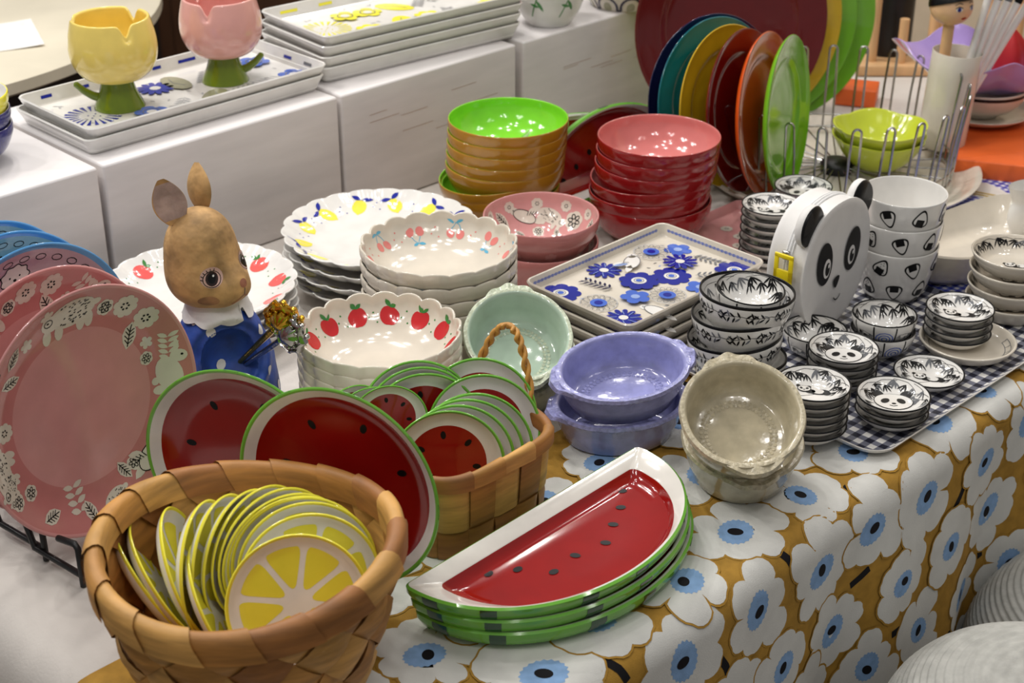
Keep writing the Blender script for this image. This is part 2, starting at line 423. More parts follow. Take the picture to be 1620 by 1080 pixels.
def m_cherry(p, s=.01, lay=1):
    for x, y in ((-.6, -.3), (.6, -.15)):
        p.ell(x*s, y*s, .5*s, .58*s, 'cherry', lay); p.line([(x*s, y*s+.5*s), (x*s*.5, .9*s), (.1*s, 1.3*s)], .08*s, 'sky', lay)
    p.leaf(.1*s, 1.3*s, 1.0*s, .4*s, R(10), 'sky', lay); p.leaf(.1*s, 1.3*s, .8*s, .4*s, R(170), 'sky', lay)
def m_lemon(p, s=.01, lay=1):
    p.ell(0, 0, .8*s, 1.1*s, 'lemon', lay, n=16); p.ell(0, -1.05*s, .2*s, .2*s, 'lemon', lay)
    p.leaf(0, 1.0*s, 1.2*s, .5*s, R(150), 'navy', lay+1); p.leaf(0, 1.0*s, 1.2*s, .5*s, R(15), 'navy', lay+1)
def m_dots(p, n, rx, mt, s=.0008, lay=1):
    for _ in range(n): p.ell(rnd.uniform(-rx, rx), rnd.uniform(-rx, rx), s, s, mt, lay, n=6, rings=1)
def m_leafvein(p, s=.01, mt='cream', vt='black', lay=1):
    p.leaf(-s, 0, 2*s, 1.1*s, 0, mt, lay); p.line([(-s*.8, 0), (s*.8, 0)], s*.08, vt, lay+1)
    for x in (-.4, -.1, .2, .45):
        for g in (-1, 1): p.line([(x*s-.2*s, 0), (x*s+.08*s, g*.38*s*(1-abs(x)*.5))], s*.07, vt, lay+1)
def m_daisy(p, s=.008, mt='cream', vt='black', lay=1):
    p.flower(8, s, mt, None, lay=lay, dent=.15)
    for i in range(6): p.ell(.28*s*math.cos(i*PI/3), .28*s*math.sin(i*PI/3), .1*s, .1*s, vt, lay+1, n=6, rings=1)
def m_lined(p, s=.005, mt='cream', lay=1):
    p.flower(6, s, mt, None, lay=lay, dent=.12)
    for i in range(6): p.ring(.45*s*math.cos(i*PI/3), .45*s*math.sin(i*PI/3), .25*s, .18*s, .1*s, 'black', lay+1, i*PI/3, 8)
def m_bear(p, s=.01, lay=1, spots=True):
    p.ell(0, 0, 1.7*s, .95*s, 'cream', lay, n=20); p.ell(-1.55*s, -.1*s, .75*s, .6*s, 'cream', lay)
    for x in (-1.9, -1.0, .6, 1.2): p.ell(x*s, -.95*s, .32*s, .55*s, 'cream', lay, -.2)
    p.ell(-1.9*s, .5*s, .22*s, .2*s, 'cream', lay); p.ell(1.7*s, .1*s, .35*s, .25*s, 'cream', lay)
    p.ring(-1.75*s, .0, .32*s, .26*s, .06*s, 'black', lay+1, n=10); p.ell(-1.8*s, .02*s, .1*s, .07*s, 'black', lay+1)
    if spots:
        for i in range(46):
            a = rnd.uniform(-.9, 1.5)*s; b = rnd.uniform(-.75, .75)*s
            if (a/1.7/s)**2+(b/.95/s)**2 < .8: p.ell(a, b, .09*s, .045*s, 'black', lay+1, .4, n=6, rings=1)
def m_rabbit(p, s=.01, lay=1):
    p.ell(0, 0, .9*s, 1.35*s, 'cream', lay, .35, n=18); p.ell(.55*s, 1.35*s, .55*s, .5*s, 'cream', lay); p.leaf(.4*s, 1.6*s, 1.2*s, .35*s, R(100), 'cream', lay)
    p.ell(-.6*s, -1.2*s, .55*s, .35*s, 'cream', lay); p.ell(.75*s, 1.45*s, .09*s, .09*s, 'black', lay+1, n=8)
    p.ell(-.95*s, -.5*s, .3*s, .3*s, 'cream', lay)
def m_bird(p, s=.01, lay=1, fill='cream', ln='black'):
    p.ell(0, 0, 1.3*s, .7*s, fill, lay, .5, n=16); p.ell(1.0*s, .75*s, .45*s, .4*s, fill, lay); p.leaf(-.6*s, -.3*s, 1.5*s, .6*s, R(205), fill, lay)
    p.leaf(-.4*s, .2*s, 1.4*s, .7*s, R(150), fill, lay+1)
    p.ring(0, 0, 1.3*s, .7*s, .07*s, ln, lay+1, .5, 20); p.ell(1.1*s, .85*s, .07*s, .07*s, ln, lay+2, n=6)
    for k in range(4): p.line([(-.3*s-.25*s*k, .1*s), (-.5*s-.3*s*k, .5*s)], .06*s, ln, lay+2)
def m_onigiri(p, s=.01, kind=0, lay=1):
    pts = chaikin([(-1.15*s, -.8*s), (1.15*s, -.8*s), (.32*s, 1.15*s), (-.32*s, 1.15*s)], 3, True)
    p.blob(pts, 'black', lay, 2, (0, -.05*s)); p.blob([(x*.80, y*.80) for x, y in pts], 'porcelain', lay+1, 2, (0, -.04*s))
    if False: p.blob([(-.9*s, .5*s), (-.3*s, .4*s), (-.2*s, .95*s), (-.8*s, .9*s)], 'black', lay+2, 1)
    p.blob([(-.44*s, -.80*s), (0, -.80*s), (.44*s, -.80*s), (.42*s, .06*s), (-.42*s, .06*s)], 'black', lay+2, 1)
    if kind == 1:
        for x, y in ((-.1, .5), (.12, .2), (-.3, .1), (.45, -.1), (-.5, -.3), (0, .75), (.2, .5)): p.ell(x*s, y*s, .06*s, .06*s, 'black', lay+2, n=6, rings=1)
# ================================================================== SETTING
mb = MB(); mb.box((0, 0, -.005), 12, 12, .01, 'floor', .002); o = mb.build('floor', loc=(1.5, 3, -.76)); o['kind'] = 'structure'
mb = MB(); mb.box((0, 0, 0), 7, .06, 2.8, 'wall', .002); o = mb.build('wall_back', loc=(2.2, 5.6, .64), rot=(0, 0, R(-20))); o['kind'] = 'structure'

# table with two cloths ------------------------------------------------------
O0 = at(1390, 737, 0)                                   # a point on the front fold of the cloth
def tp(u, v, z=0): return O0 + U*u + W*v + V((0, 0, z))
UL = (at(45, 985, 0)-O0).dot(U)                         # where the left end of the cloth folds down
t = thing('display_table', 'long display table under the white and flowered cloths', 'table', tp(0, 0, -.75), AZ)
mb = MB(); mb.box((.25, .62, .72), 1.9, 1.18, .03, 'boxwood', .004); mb.build('tabletop', t)
for x, y in ((-.55, .1), (1.1, .1), (-.55, 1.1), (1.1, 1.1)):
    mb = MB(); mb.box((x, y, .3525), .05, .05, .705, 'boxwood', .004); mb.build('leg', t)
def drape(u, v, rad=.03, fold=1.0, zt=0, u0=None, Lmax=.6):
    """cloth surface: v > 0 hangs over the front, u < u0 hangs over the left end"""
    def roll(d):
        q = rad*PI/2
        if d <= 0: return 0, 0
        if d < q: return rad*math.sin(d/rad), rad*(1-math.cos(d/rad))
        return rad, rad+(d-q)
    out, dr = roll(v); ou, du = roll((u0-u) if u0 is not None else 0)
    amp = .036*fold*min(1, max(dr, 0)/.35)
    wv = amp*(.5+.5*math.sin(u*19+.8)+.22*math.sin(u*41+2+dr*3))
    amu = .03*min(1, du/.3)*(.5+.5*math.sin(v*24))
    uu = max(u, u0) if u0 is not None else u
    return tp(uu-ou-amu, -0 + (-v if v < 0 else 0) - out - wv, zt-max(dr, du))
mb = MB()
mb.grid(lambda a, b: drape(UL-.35+(1.55-UL)*a, .02-1.2*b, zt=-.0012, u0=UL+.004, fold=.1), 60, 40, 'cloth_white')
o = mb.build('tablecloth'); tag(o, 'plain white tablecloth under the boxes and scalloped plates', 'tablecloth', kind=None)
VB = .29                                                # width of the flowered cloth on the table
mb = MB()
CU0, CU1, CV0, CV1 = UL-.3, 1.18, -VB, .55
mb.grid(lambda a, b: drape(CU0+(CU1-CU0)*a, CV0+(CV1-CV0)*b, u0=UL), 240, 180, 'cl_mustard', flip=True)
def clothmap(u, v):
    p = drape(u, v, u0=UL); a = drape(u+.002, v, u0=UL)-drape(u-.002, v, u0=UL); b = drape(u, v+.002, u0=UL)-drape(u, v-.002, u0=UL)
    return p, -(a.cross(b)).normalized()
clothmap_n = clothmap
pen = Pen(mb, clothmap); k = 0; FL = []; ST = []
r2 = random.Random(11); pitch = .104
for i in range(int((CU1-CU0)/pitch)+1):
    for j in range(int((CV1-CV0)/(pitch*.86))+1):
        u = CU0+i*pitch+(j % 2)*pitch*.5+r2.uniform(-.014, .014); v = CV0+j*pitch*.86+r2.uniform(-.014, .014)
        if not (CU0+.045 < u < CU1-.045 and CV0+.01 < v < CV1-.05): continue
        s = r2.uniform(.044, .057); npet = r2.choice([5, 6, 6, 7]); rot = r2.uniform(0, 6.28); k += 1
        q = pen.at(u, v, rot, 1, .6+(k % 7)*.8)
        pets = [(2*PI*m/npet+r2.uniform(-.12, .12), s*r2.uniform(.84, 1.22), r2.uniform(.8, 1.1)) for m in range(npet)]
        for grow, mt, ly in ((.0022, 'cl_mustard', .6), (0, 'cl_petal', 1.2)):
            for (a, L, wd) in pets:
                hw = L*math.sin(PI/npet)*.84*wd+grow; pts = []
                for tt in range(21):
                    f = tt/20; an = PI*f
                    if f < .25: x, y = L*.12+L*.5*f/.25, -hw*(.35+.65*(f/.25))
                    elif f > .75: x, y = L*.12+L*.5*(1-f)/.25, hw*(.35+.65*((1-f)/.25))
                    else:
                        an = -PI/2+PI*(f-.25)/.5; x, y = L*.62+(L*.36+grow)*math.cos(an)*(1-.12*math.exp(-(an/.3)**2)), hw*math.sin(an)
                    pts.append((x*math.cos(a)-y*math.sin(a), x*math.sin(a)+y*math.cos(a)))
                q.blob(pts, mt, ly+.05*pets.index((a, L, wd)), 5, (L*.5*math.cos(a), L*.5*math.sin(a)))
        q.ell(0, 0, s*.4, s*.36, 'cl_petal', 1.3)
        q.ell(r2.uniform(-.004, .004), 0, s*.40, s*.32, 'cl_blue', 1.9, r2.uniform(0, 3), n=40, rings=3, jag=.05)
        q.ell(0, 0, s*.15, s*.115, 'cl_black', 2.6, r2.uniform(0, 3), n=16); FL.append((u, v, s))
        a = r2.uniform(0, 6.28); x0, y0 = s*1.12*math.cos(a), s*1.12*math.sin(a)
        x1, y1 = x0+.03*math.cos(a+.5), y0+.03*math.sin(a+.5)
        for a in [i_*.4 for i_ in range(16)]:
            x0, y0, x1, y1 = s*1.02*math.cos(a), s*1.02*math.sin(a), (s+.026)*math.cos(a+.25), (s+.026)*math.sin(a+.25); ST.append((u+x0, v+y0, u+x1, v+y1))
r2.shuffle(ST); done = []
for x0, y0, x1, y1 in ST:
    xm, ym = (x0+x1)/2, (y0+y1)/2
    if CU0+.02 < xm < CU1-.02 and CV0+.02 < ym < CV1-.02 and all(math.hypot(xm-a, ym-b) > s_*1.02 for a, b, s_ in FL) and all(math.hypot(xm-a, ym-b) > .11 for a, b in done):
        done.append((xm, ym)); Pen(mb, clothmap).line([(x0, y0), (xm+.002, ym), (x1, y1)], .009, 'cl_black', 1)
o = mb.build('tablecloth'); tag(o, 'mustard tablecloth with big white flowers, blue centres, hanging over table front', 'tablecloth')
mb = MB(); mb.box((0, 0, 0), .05, 2.6, 2.6, 'wall', .002); p_ = tp(1.85, .05, .53); o = mb.build('wall_right', loc=p_, rot=(0, 0, AZ)); o['kind'] = 'structure'
# white display boxes -----------------------------------------------------------
BH = .18; B0 = at(163, 262, BH)
def bp(u, v, z): return V((B0.x, B0.y, 0)) + U*u + W*v + V((0, 0, z))
for (ua, ub, lab) in ((-.40, -.008, 'white display box at left end of the row, behind rabbit figurine'), (.0, .373, 'white display box holding the blue patterned trays and tulip cups'),
                      (.379, .722, 'white display box holding the yellow patterned trays'), (.738, 1.16, 'white display box behind the red plates, holding flowered pots')):
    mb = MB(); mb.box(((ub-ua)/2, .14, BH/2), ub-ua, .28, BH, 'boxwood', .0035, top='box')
    r3 = random.Random(int(ua*100))
    for _ in range(7):
        y0 = r3.uniform(.08, .15); x0 = r3.uniform(.03, ub-ua-.1)
        pn = Pen(mb, plane((0, 0, 0), (1, 0, 0), (0, 0, 1), (0, -1, 0)))
        if ua > .3: pn.line([(x0, y0), (x0+r3.uniform(.03, .07), y0+.001)], .0008, 'streak', 1)
    o = mb.build('display_box', loc=bp(ua, 0, 0), rot=(0, 0, AZ)); tag(o, lab, 'box', 'white boxes along the back of the table')
# ================================================================== STACKS OF BOWLS AND PLATES
def solid(prof, matf, name, deco=None, n=64):
    mb = MB(); prof.mesh(mb, matf, n)
    if deco: deco(mb, prof)
    return mb.build(name)
def inout(i, o): return lambda inner, r, z: i if inner else o
def base_of(px, py, z): p = at(px, py, z); return V((p.x, p.y, 0))
# mustard bowls, red bowls
pr = Prof(deep(.0845, .06, rb=.45, belly=.83))
o = solid(pr, lambda i, r, z: 'lime_in' if i and r < .985 else 'mustard', 'bowl')
stack(o, 7, base_of(804, 185, .156), .016, '{} mustard bowl with lime inside, in the stack at the boxes', 'bowl', 'mustard bowls with lime insides',
      drift=lambda k: (-.0012*(6-k), 0) if k > 1 else (-.008-.003*(1-k), -.002), tilt=lambda k: (0, R(-7)) if k == 1 else (0, 0))
o = solid(pr, lambda i, r, z: 'pink_in' if i and r < .985 else 'red_out', 'bowl')
stack(o, 6, base_of(1043, 213, .15), .018, '{} red bowl with pink inside, in the stack beside rainbow plates', 'bowl', 'red bowls with pink insides',
      drift=lambda k: (-.0016*(5-k), 0), tilt=lambda k: (0, R(-4)) if k in (1, 2) else (0, 0))
# pink patterned bowls
def deco(mb, p):
    for k in range(11):
        q = Pen(mb, p.pol(2*PI*k/11+.2, p.l_in(.68)), lay=.2)
        f = k % 4
        if f == 0: m_leafvein(q.at(0, .004, 1.2), .014)
        elif f == 1: m_lined(q.at(0, 0), .014)
        elif f == 2: m_bear(q.at(0, 0, .4), .0105)
        else: m_bird(q.at(0, 0), .0125)
        q2 = Pen(mb, p.pol(2*PI*(k+.5)/11+.2, p.l_in(.84))); m_daisy(q2, .008)
        q3 = Pen(mb, p.pol(2*PI*(k+.5)/11+.2, p.l_in(.45))); (m_leafvein if k % 2 else m_lined)(q3.at(0, 0, 1.), .008)
    q = Pen(mb, p.cart()); m_bear(q.at(-.01, 0), .009)
    for k in range(9): q2 = Pen(mb, p.pol(2*PI*k/9, p.l_out(.3))); q2.flower(6, .008, 'pink')
pr = Prof(deep(.0755, .062, rb=.42, belly=.78))
o = solid(pr, inout('pink', 'pinkdk'), 'bowl', deco)
stack(o, 2, base_of(856, 338, .098), .036, '{} pink bowl printed with animals and leaves, left of blue plates', 'bowl', 'pink printed bowls')
# scalloped white ware
def deco_fruit(fn, n, l, s, mt_dot, ph=0, out=None):
    def d(mb, p):
        for k in range(n):
            th = 2*PI*k/n+ph
            fn(Pen(mb, p.pol(th, p.l_in(l))), s, k)
            q = Pen(mb, p.pol(th+PI/n, p.l_in(l)))
            for x, y in ((0, .006), (-.004, -.007), (.005, -.001)): q.ell(x, y, .0011, .0011, mt_dot, n=7, rings=1)
            if out: q = Pen(mb, p.pol(th, p.l_out(.22))); out(q, s)
    return d
def sw(k): return PI if k % 2 else 0
pr = Prof(coupe(.128, .026, .004, .62), mod=scallop(.128, 22, .035))
o = solid(pr, 'porcelain', 'plate', deco_fruit(lambda q, s, k: m_lemon(q.at(0, 0, -.5 if k % 2 else .5), s), 13, .78, .0125, 'navy'), 132)
stack(o, 4, base_of(603, 357, .078), .0165, '{} scalloped white plate with lemons, in stack behind cherry bowls', 'plate', 'scalloped lemon plates', drift=lambda k: (-.002*(k % 2), .002*k), spin=.1)
pr = Prof(deep(.0925, .052, .004, .004, rb=.5, belly=.82), mod=scallop(.0925, 18, .04, .6, .004, .052))
o = solid(pr, 'cream', 'bowl', deco_fruit(lambda q, s, k: m_cherry(q.at(0, 0, sw(k)), s), 10, .77, .0105, 'cherry', .1, lambda q, s: q.ell(0, 0, s*1.3, s*.6, 'sky')), 108)
stack(o, 6, base_of(694, 381, .146), .0185, '{} scalloped white bowl with pink cherries, in stack behind apple bowls', 'bowl', 'scalloped cherry bowls', spin=PI/9*2)
pr = Prof(deep(.0885, .055, .004, .004, rb=.5, belly=.80), mod=scallop(.0885, 18, .04, .6, .004, .055))
o = solid(pr, 'cream', 'bowl', deco_fruit(lambda q, s, k: m_apple(q, s), 13, .75, .0112, 'leafg', .05, lambda q, s: m_apple(q, s*.8)), 108)
stack(o, 6, base_of(600, 522, .125), .0145, '{} scalloped white bowl with red apples, in stack behind watermelon basket', 'bowl', 'scalloped apple bowls', spin=PI/9*2)
pr = Prof(coupe(.118, .026, .004, .62), mod=scallop(.118, 20, .035))
o = solid(pr, 'porcelain', 'plate', deco_fruit(lambda q, s, k: m_apple(q.at(0, 0, -.9 if k % 2 else .9), s, 'applpink'), 11, .79, .0125, 'leafg', .3), 120)
stack(o, 4, base_of(316, 442, .072), .015, '{} scalloped white plate with pinkish apples, in stack behind rabbit', 'plate', 'scalloped pink apple plates', spin=.1)
# ------------------------------------------------------------------ handled baking dishes
def handled(color, lining, ra, rb_, h, name, label, hang):
    """oval dish with two lugs on the x axis"""
    t = thing(name, label, 'dish', group=None)
    mb = MB(); n = 72
    def ring(k, z, wav=0):
        out = []
        for i in range(n):
            a = 2*PI*i/n; e = 1+wav*abs(math.sin(6*a))
            out.append(V((ra*k*math.cos(a)*e, rb_*k*math.sin(a)*e, z)))
        return out
    rs = [ring(.02, .006), ring(.72, .006), ring(.80, .009), ring(.86, h*.5), ring(.90, h-.004), ring(.92, h-.001), ring(.95, h+.0005), ring(1.01, h, .007), ring(1.03, h-.004, .009), ring(.985, h-.008), ring(.93, h*.5), ring(.82, .004), ring(.74, 0), ring(.02, 0)]
    mb.rings(rs, [lining]*6+[color+'_rim']*3+[color]*4, lining, color)
    for k in range(46):
        a = 2*PI*k/46; q = Pen(mb, plane((0, 0, .0062), (1, 0, 0), (0, 1, 0)))
        for kk in (.62, .54): q.ell(ra*kk*math.cos(a), rb_*kk*math.sin(a), .0022, .0022, color+'_rim', 1, n=6, rings=1)
    mb.build('body', t)
    for sg in (-1, 1):
        mb = MB()
        def lug(u, v, sg=sg):
            b = (u-.5)*2; yy = b*rb_*.52; xx = ra*math.sqrt(max(0, 1-(yy/rb_)**2))*.97
            ext = .0125*(math.cos(b*PI/2)**.55 if abs(b) < 1 else 0)*(1+.06*math.cos(b*9)); zz = h-.001+.0016*math.cos(b*9)
            top = v < .5; f = v*2 if top else (1-v)*2
            return V((sg*(xx+ext*f), yy, zz-(0 if top else .006*(1-.25*f))))
        mb.grid(lug, 24, 12, color+'_rim', flip=sg > 0)
        mb.build('handle', t)
    return t
def place_dish(t, c, azi, tilt_dir=None, tilt=0):
    n = V((0, 0, 1))
    q = Quaternion((0, 0, 1), azi)
    if tilt: d = V(tilt_dir).normalized(); ax = V((0, 0, 1)).cross(d); q = Quaternion(ax, tilt) @ q
    t.location = c; t.rotation_euler = q.to_euler(); return t
def dish_pair(color, lining, ra, rb_, h, px, py, zr, azi, td, tilt, word, lowpx, lowaz, lowtilt=0):
    top = handled(color, lining, ra, rb_, h, 'baking_dish', '', 1)
    low = dup(top)
    q = Quaternion(V((0, 0, 1)).cross(V(td).normalized()), tilt)
    c = at(px, py, zr) - q @ V((0, 0, h))
    place_dish(top, c, azi, td, tilt)
    lc = base_of(*lowpx, 0); rmin = max(ra, rb_)*.74*math.sin(abs(lowtilt))
    place_dish(low, lc+V((0, 0, rmin)), lowaz, td, lowtilt)
    for oo, l, in ((top, 'upper '), (low, 'lower ')): tag(oo, l+word, 'dish', color+' handled baking dishes')
dish_pair('celadon', 'cellin', .062, .059, .05, 820, 528, .1, R(100), (.1, -1, 0), R(27), 'celadon green handled baking dish beside the watermelon basket', (828, 622), R(95), R(10))
dish_pair('lavender', 'lavender', .073, .056, .046, 986, 578, .093, R(18), (-.1, -1, 0), R(11), 'lavender handled baking dish in front of the blue floral plates', (978, 690), R(14), R(3))
dish_pair('beige', 'beige', .063, .061, .05, 1175, 651, .108, R(98), (-.05, -1, 0), R(28), 'beige handled baking dish at the front edge beside the tray', (1168, 757), R(92), R(12))
# ------------------------------------------------------------------ rectangular patterned plates
def rrect(a, b, r, z, n=7):
    out = []
    for sx, sy, a0 in ((1, 1, 0), (-1, 1, 90), (-1, -1, 180), (1, -1, 270)):
        for k in range(n): an = R(a0+90*k/(n-1)); out.append(V((sx*(a-r)+r*math.cos(an), sy*(b-r)+r*math.sin(an), z)))
    return out
def rect_plate(name, a, b, h, m, lip=.008, deco=None, edge=None):
    mb = MB(); t = .004
    rs = [rrect(a-lip-.004, b-lip-.004, .006, t), rrect(a-lip, b-lip, .008, t+.0005), rrect(a-.003, b-.003, .011, h-.0005), rrect(a-.0012, b-.0012, .012, h),
          rrect(a, b, .013, h-.0015), rrect(a-.002, b-.002, .012, h-.006), rrect(a-lip-.002, b-lip-.002, .009, .001), rrect(a-lip-.005, b-lip-.005, .008, 0), rrect(a-lip-.009, b-lip-.009, .006, .001)]
    mb.rings(rs, m, m, m)
    if deco: deco(Pen(mb, plane((0, 0, t), (1, 0, 0), (0, 1, 0), (0, 0, 1)), lay=1))
    if edge:
        for sx, sy, L, wd in ((0, -1, a, b), (0, 1, a, b), (1, 0, b, a), (-1, 0, b, a)):
            ax = V((1, 0, 0)) if sx == 0 else V((0, 1, 0)); ou = V((sx, sy, 0)); sl = V((-ou.x*(lip-.003), -ou.y*(lip-.003), -(h-t-.001)))
            o_ = V((0, 0, h-.0005)) + ou*(wd-.003); edge(Pen(mb, plane(o_+sl*.5, ax, -sl.normalized(), (ou*-.5+V((0, 0, 1))).normalized()), lay=1.5), L-.014)
    return mb.build(name)
def deco_blue(p):
    X, Y = .098, .062; mts = ['cobalt', 'cobalt', 'midblue', 'cobalt', 'grey', 'paleb']
    spots = [(-.085, .045, 0), (-.075, .0, 3), (-.083, -.042, 1), (-.045, .03, 4), (-.04, -.02, 2), (-.045, -.055, 5), (-.012, .05, 1), (-.006, .005, 0), (-.012, -.04, 3), (.022, .04, 5), (.03, -.01, 0), (.03, -.05, 2), (.06, .045, 3), (.062, .005, 1), (.06, -.042, 4), (.088, .03, 2), (.09, -.012, 4), (.088, -.05, 0)]
    for i, (x, y, f) in enumerate(spots):
        q = p.at(x*1.14, y*1.14, rnd.uniform(0, 6), 1.32, (i % 5)*3)
        if f == 0: q.flower(8, .019, 'cobalt', 'porcelain', .38, dent=.18); q.ell(0, 0, .003, .003, 'midblue', 3); q.ring(0, 0, .0045, .0045, .0006, 'grey', 3)
        elif f == 1:
            q.flower(12, .017, 'cobalt', 'porcelain', .26, dent=.45)
            for k in range(8): q.line([(.006*math.cos(k*PI/4), .006*math.sin(k*PI/4)), (.014*math.cos(k*PI/4+.2), .014*math.sin(k*PI/4+.2))], .0006, 'paleb', 3)
        elif f == 2: q.flower(5, .014, 'midblue', 'paleb', .3, dent=.3)
        elif f == 3:
            q.ring(0, 0, .017, .017, .0008, 'lgrey', 1)
            for k in range(14): q.ring(.0125*math.cos(k*PI/7), .0125*math.sin(k*PI/7), .0036, .0022, .0006, 'grey', 1, k*PI/7, 8)
            q.ell(0, 0, .008, .008, 'midblue', 2); q.ell(0, 0, .004, .004, 'cobalt', 3)
        elif f == 4:
            q.line([(-.016, 0), (.016, .002)], .0008, 'grey', 1)
            for k in range(6):
                for g in (-1, 1): q.leaf(-.014+.0052*k, 0, .008, .0026, g*R(55), 'deepnavy' if i % 2 else 'grey', 1)
        else: m_bird(q, .011, 1, 'porcelain', 'grey'); q.leaf(-.006, 0, .016, .005, R(150), 'paleb', 3)
    for _ in range(26):
        q = p.at(rnd.uniform(-X, X), rnd.uniform(-Y, Y)); q.leaf(0, 0, .006, .002, rnd.uniform(0, 6), rnd.choice(['lgrey', 'grey', 'paleb']), .5)
def edge_blue(q, L):
    n = int(L*2/.006)
    for i in range(n):
        x = -L+(i+.5)*L*2/n; q.ring(x, 0, .0026, .0013, .0008, 'midblue', 1, n=8); q.ell(x, 0, .001, .0007, 'midblue', 1, n=6, rings=1)
pts = [at(1005, 514, .084), at(1215, 406, .084), at(1040, 356, .084), at(824, 440, .084)]
ctr = sum(pts, V())/4; ctr.z = 0
o = rect_plate('plate',   .128, .086, .02, 'cream', .007, deco_blue, edge_blue)
stack(o, 5, ctr, .0158, '{} rectangular white plate with blue flowers and birds, middle stack', 'plate', 'blue flower rectangular plates', spin=0, rot0=AZ)
# ------------------------------------------------------------------ patterned trays on the boxes
def tray_deco(main, sec):
    def d(p):
        X, Y = p._a-.02, p._b-.016
        q = p.at(-X+.04, .002)
        for k in range(22): q.blob([(r*math.cos(a), r*math.sin(a)) for r, a in ((.018, k*2*PI/22), (.038, k*2*PI/22-.05), (.038, k*2*PI/22+.09), (.018, k*2*PI/22+.04))], main, 1, 1)
        for x, y in ((-.005, .004), (.006, .004), (0, -.002), (-.006, -.008), (.006, -.008)): q.ell(x, y, .0014, .0014, main, 1, n=6)
        for i, x in enumerate([-X*.42, -X*.12, X*.16, X*.42, X*.68, X*.9]):
            for y in (-Y*.6, Y*.45):
                q = p.at(x+rnd.uniform(-.01, .01), y, rnd.uniform(0, 6), 1.45, rnd.randrange(4)*3); f = rnd.randrange(5)
                if f == 0: q.flower(12, .018, main, 'porcelain', .3, dent=.4)
                elif f == 1: q.flower(8, .017, main, 'porcelain', .55, dent=.2)
                elif f == 2: q.flower(5, .016, sec, 'porcelain', .3, dent=.3); q.ring(0, 0, .008, .008, .001, 'grey', 3)
                elif f == 3:
                    q.line([(-.018, 0), (.018, 0)], .0008, 'lgrey', 1)
                    for k in range(6):
                        for g in (-1, 1): q.leaf(-.016+.006*k, 0, .009, .003, g*R(50), 'lgrey', 1)
                else: q.ell(0, 0, .022, .012, 'sage' if main == 'navy' else sec, 1); q.line([(-.012, -.003), (0, .003), (.014, 0)], .0008, 'grey', 2)
        for _ in range(40): p.at(rnd.uniform(-X, X), rnd.uniform(-Y, Y)).leaf(0, 0, .009, .003, rnd.uniform(0, 6), 'lgrey', .5)
    return d
def tray_edge(main):
    def e(q, L):
        x = -L+.02
        while x < L-.04:
            wd = rnd.uniform(.012, .03); q.blob([(x, -.0022), (x+wd, -.0022), (x+wd, .0022), (x, .0022)], rnd.choice([main, main, 'lgrey', 'grey']), 1, 1); x += wd+rnd.uniform(.02, .05)
    return e
def long_tray(pts, n, dz, h, zb, main, sec, label, group, shift):
    P = [at(px, py, zb+dz*(n-1)+h) for px, py in pts]            # left corner, front corner, right corner
    du = (P[2]-P[1]).length/2; dv = (P[0]-P[1]).length/2; c = (P[0]+P[2])/2; c.z = zb
    an = math.atan2((P[2]-P[1]).y, (P[2]-P[1]).x)
    dd = tray_deco(main, sec)
    def d(p): p._a, p._b = du, dv; dd(p)
    o = rect_plate('serving_tray', du, dv, h, 'porcelain', .008, d, tray_edge(main))
    stack(o, n, c, dz, label, 'tray', group, spin=0, rot0=an, drift=shift)
    return c, an
bt_c, bt_an = long_tray([(20, 152), (133, 208), (514, 102)], 2, .014, .024, BH, 'navy', 'midblue', '{} long white tray with blue flowers and a lion, under tulip cups', 'blue patterned trays', lambda k: (.004*k, .003*k))
long_tray([(390, 18), (520, 56), (838, -15)], 4, .0155, .025, BH, 'yellow', 'yellow', '{} long white tray with yellow flowers on white display box', 'yellow patterned trays', lambda k: (.002*k, 0))
# tulip shaped cups
def tulip(m, px, py, wpx, label, rot):
    zt = BH+.014+.004; b = at(px, py, zt); s = wpx*depth(at(px, py, zt+.06))/F_PX/.0585
    t = thing('tulip_cup', label, 'cup', b, rot, 'tulip shaped cups')
    def mod(th, r, z):
        if z > .098: z -= .016*max(0, math.cos(3*th))**14*min(1, (z-.098)/.018)
        return r, z
    p = Prof([(0, .05), (.03, .052), (.05, .07), (.053, .09), (.046, .118), (.0472, .1215), (.05, .122), (.0515, .119), (.0585, .088), (.056, .062), (.042, .043), (.025, .038), (0, .038)], 3, mod)
    for q in range(len(p.p)): p.p[q] = (p.p[q][0]*s, p.p[q][1]*s)
    p = Prof([(x, y) for x, y in p.p], 0, lambda th, r, z: (r, mod(th, r/s, z/s)[1]*s))
    mb = MB(); p.mesh(mb, m, 96); mb.build('bowl', t)
    p = Prof([(0, .044), (.017, .044), (.021, .04), (.023, .025), (.034, .001), (.033, 0), (0, 0)], 2); mb = MB()
    q = Prof([(x*s, z*s) for x, z in p.p], 0); q.mesh(mb, 'stem', 40); mb.build('foot', t)
    mb = MB(); mb.tube([V((.022, 0, .012))*s, V((.034, 0, .016))*s, V((.045, 0, .023))*s, V((.053, 0, .031))*s], lambda f: s*.0065*(1-.35*f), 'stem', 10); mb.ell(V((.053, 0, .031))*s, (s*.0044,)*3, 'stem', 10, 8); mb.build('leaf', t)
tulip('tulipY', 190, 168, 76, 'yellow tulip shaped cup on green foot standing on blue tray', R(185))
tulip('tulipP', 357, 127, 71, 'pink tulip shaped cup on green foot standing on blue tray', R(20))
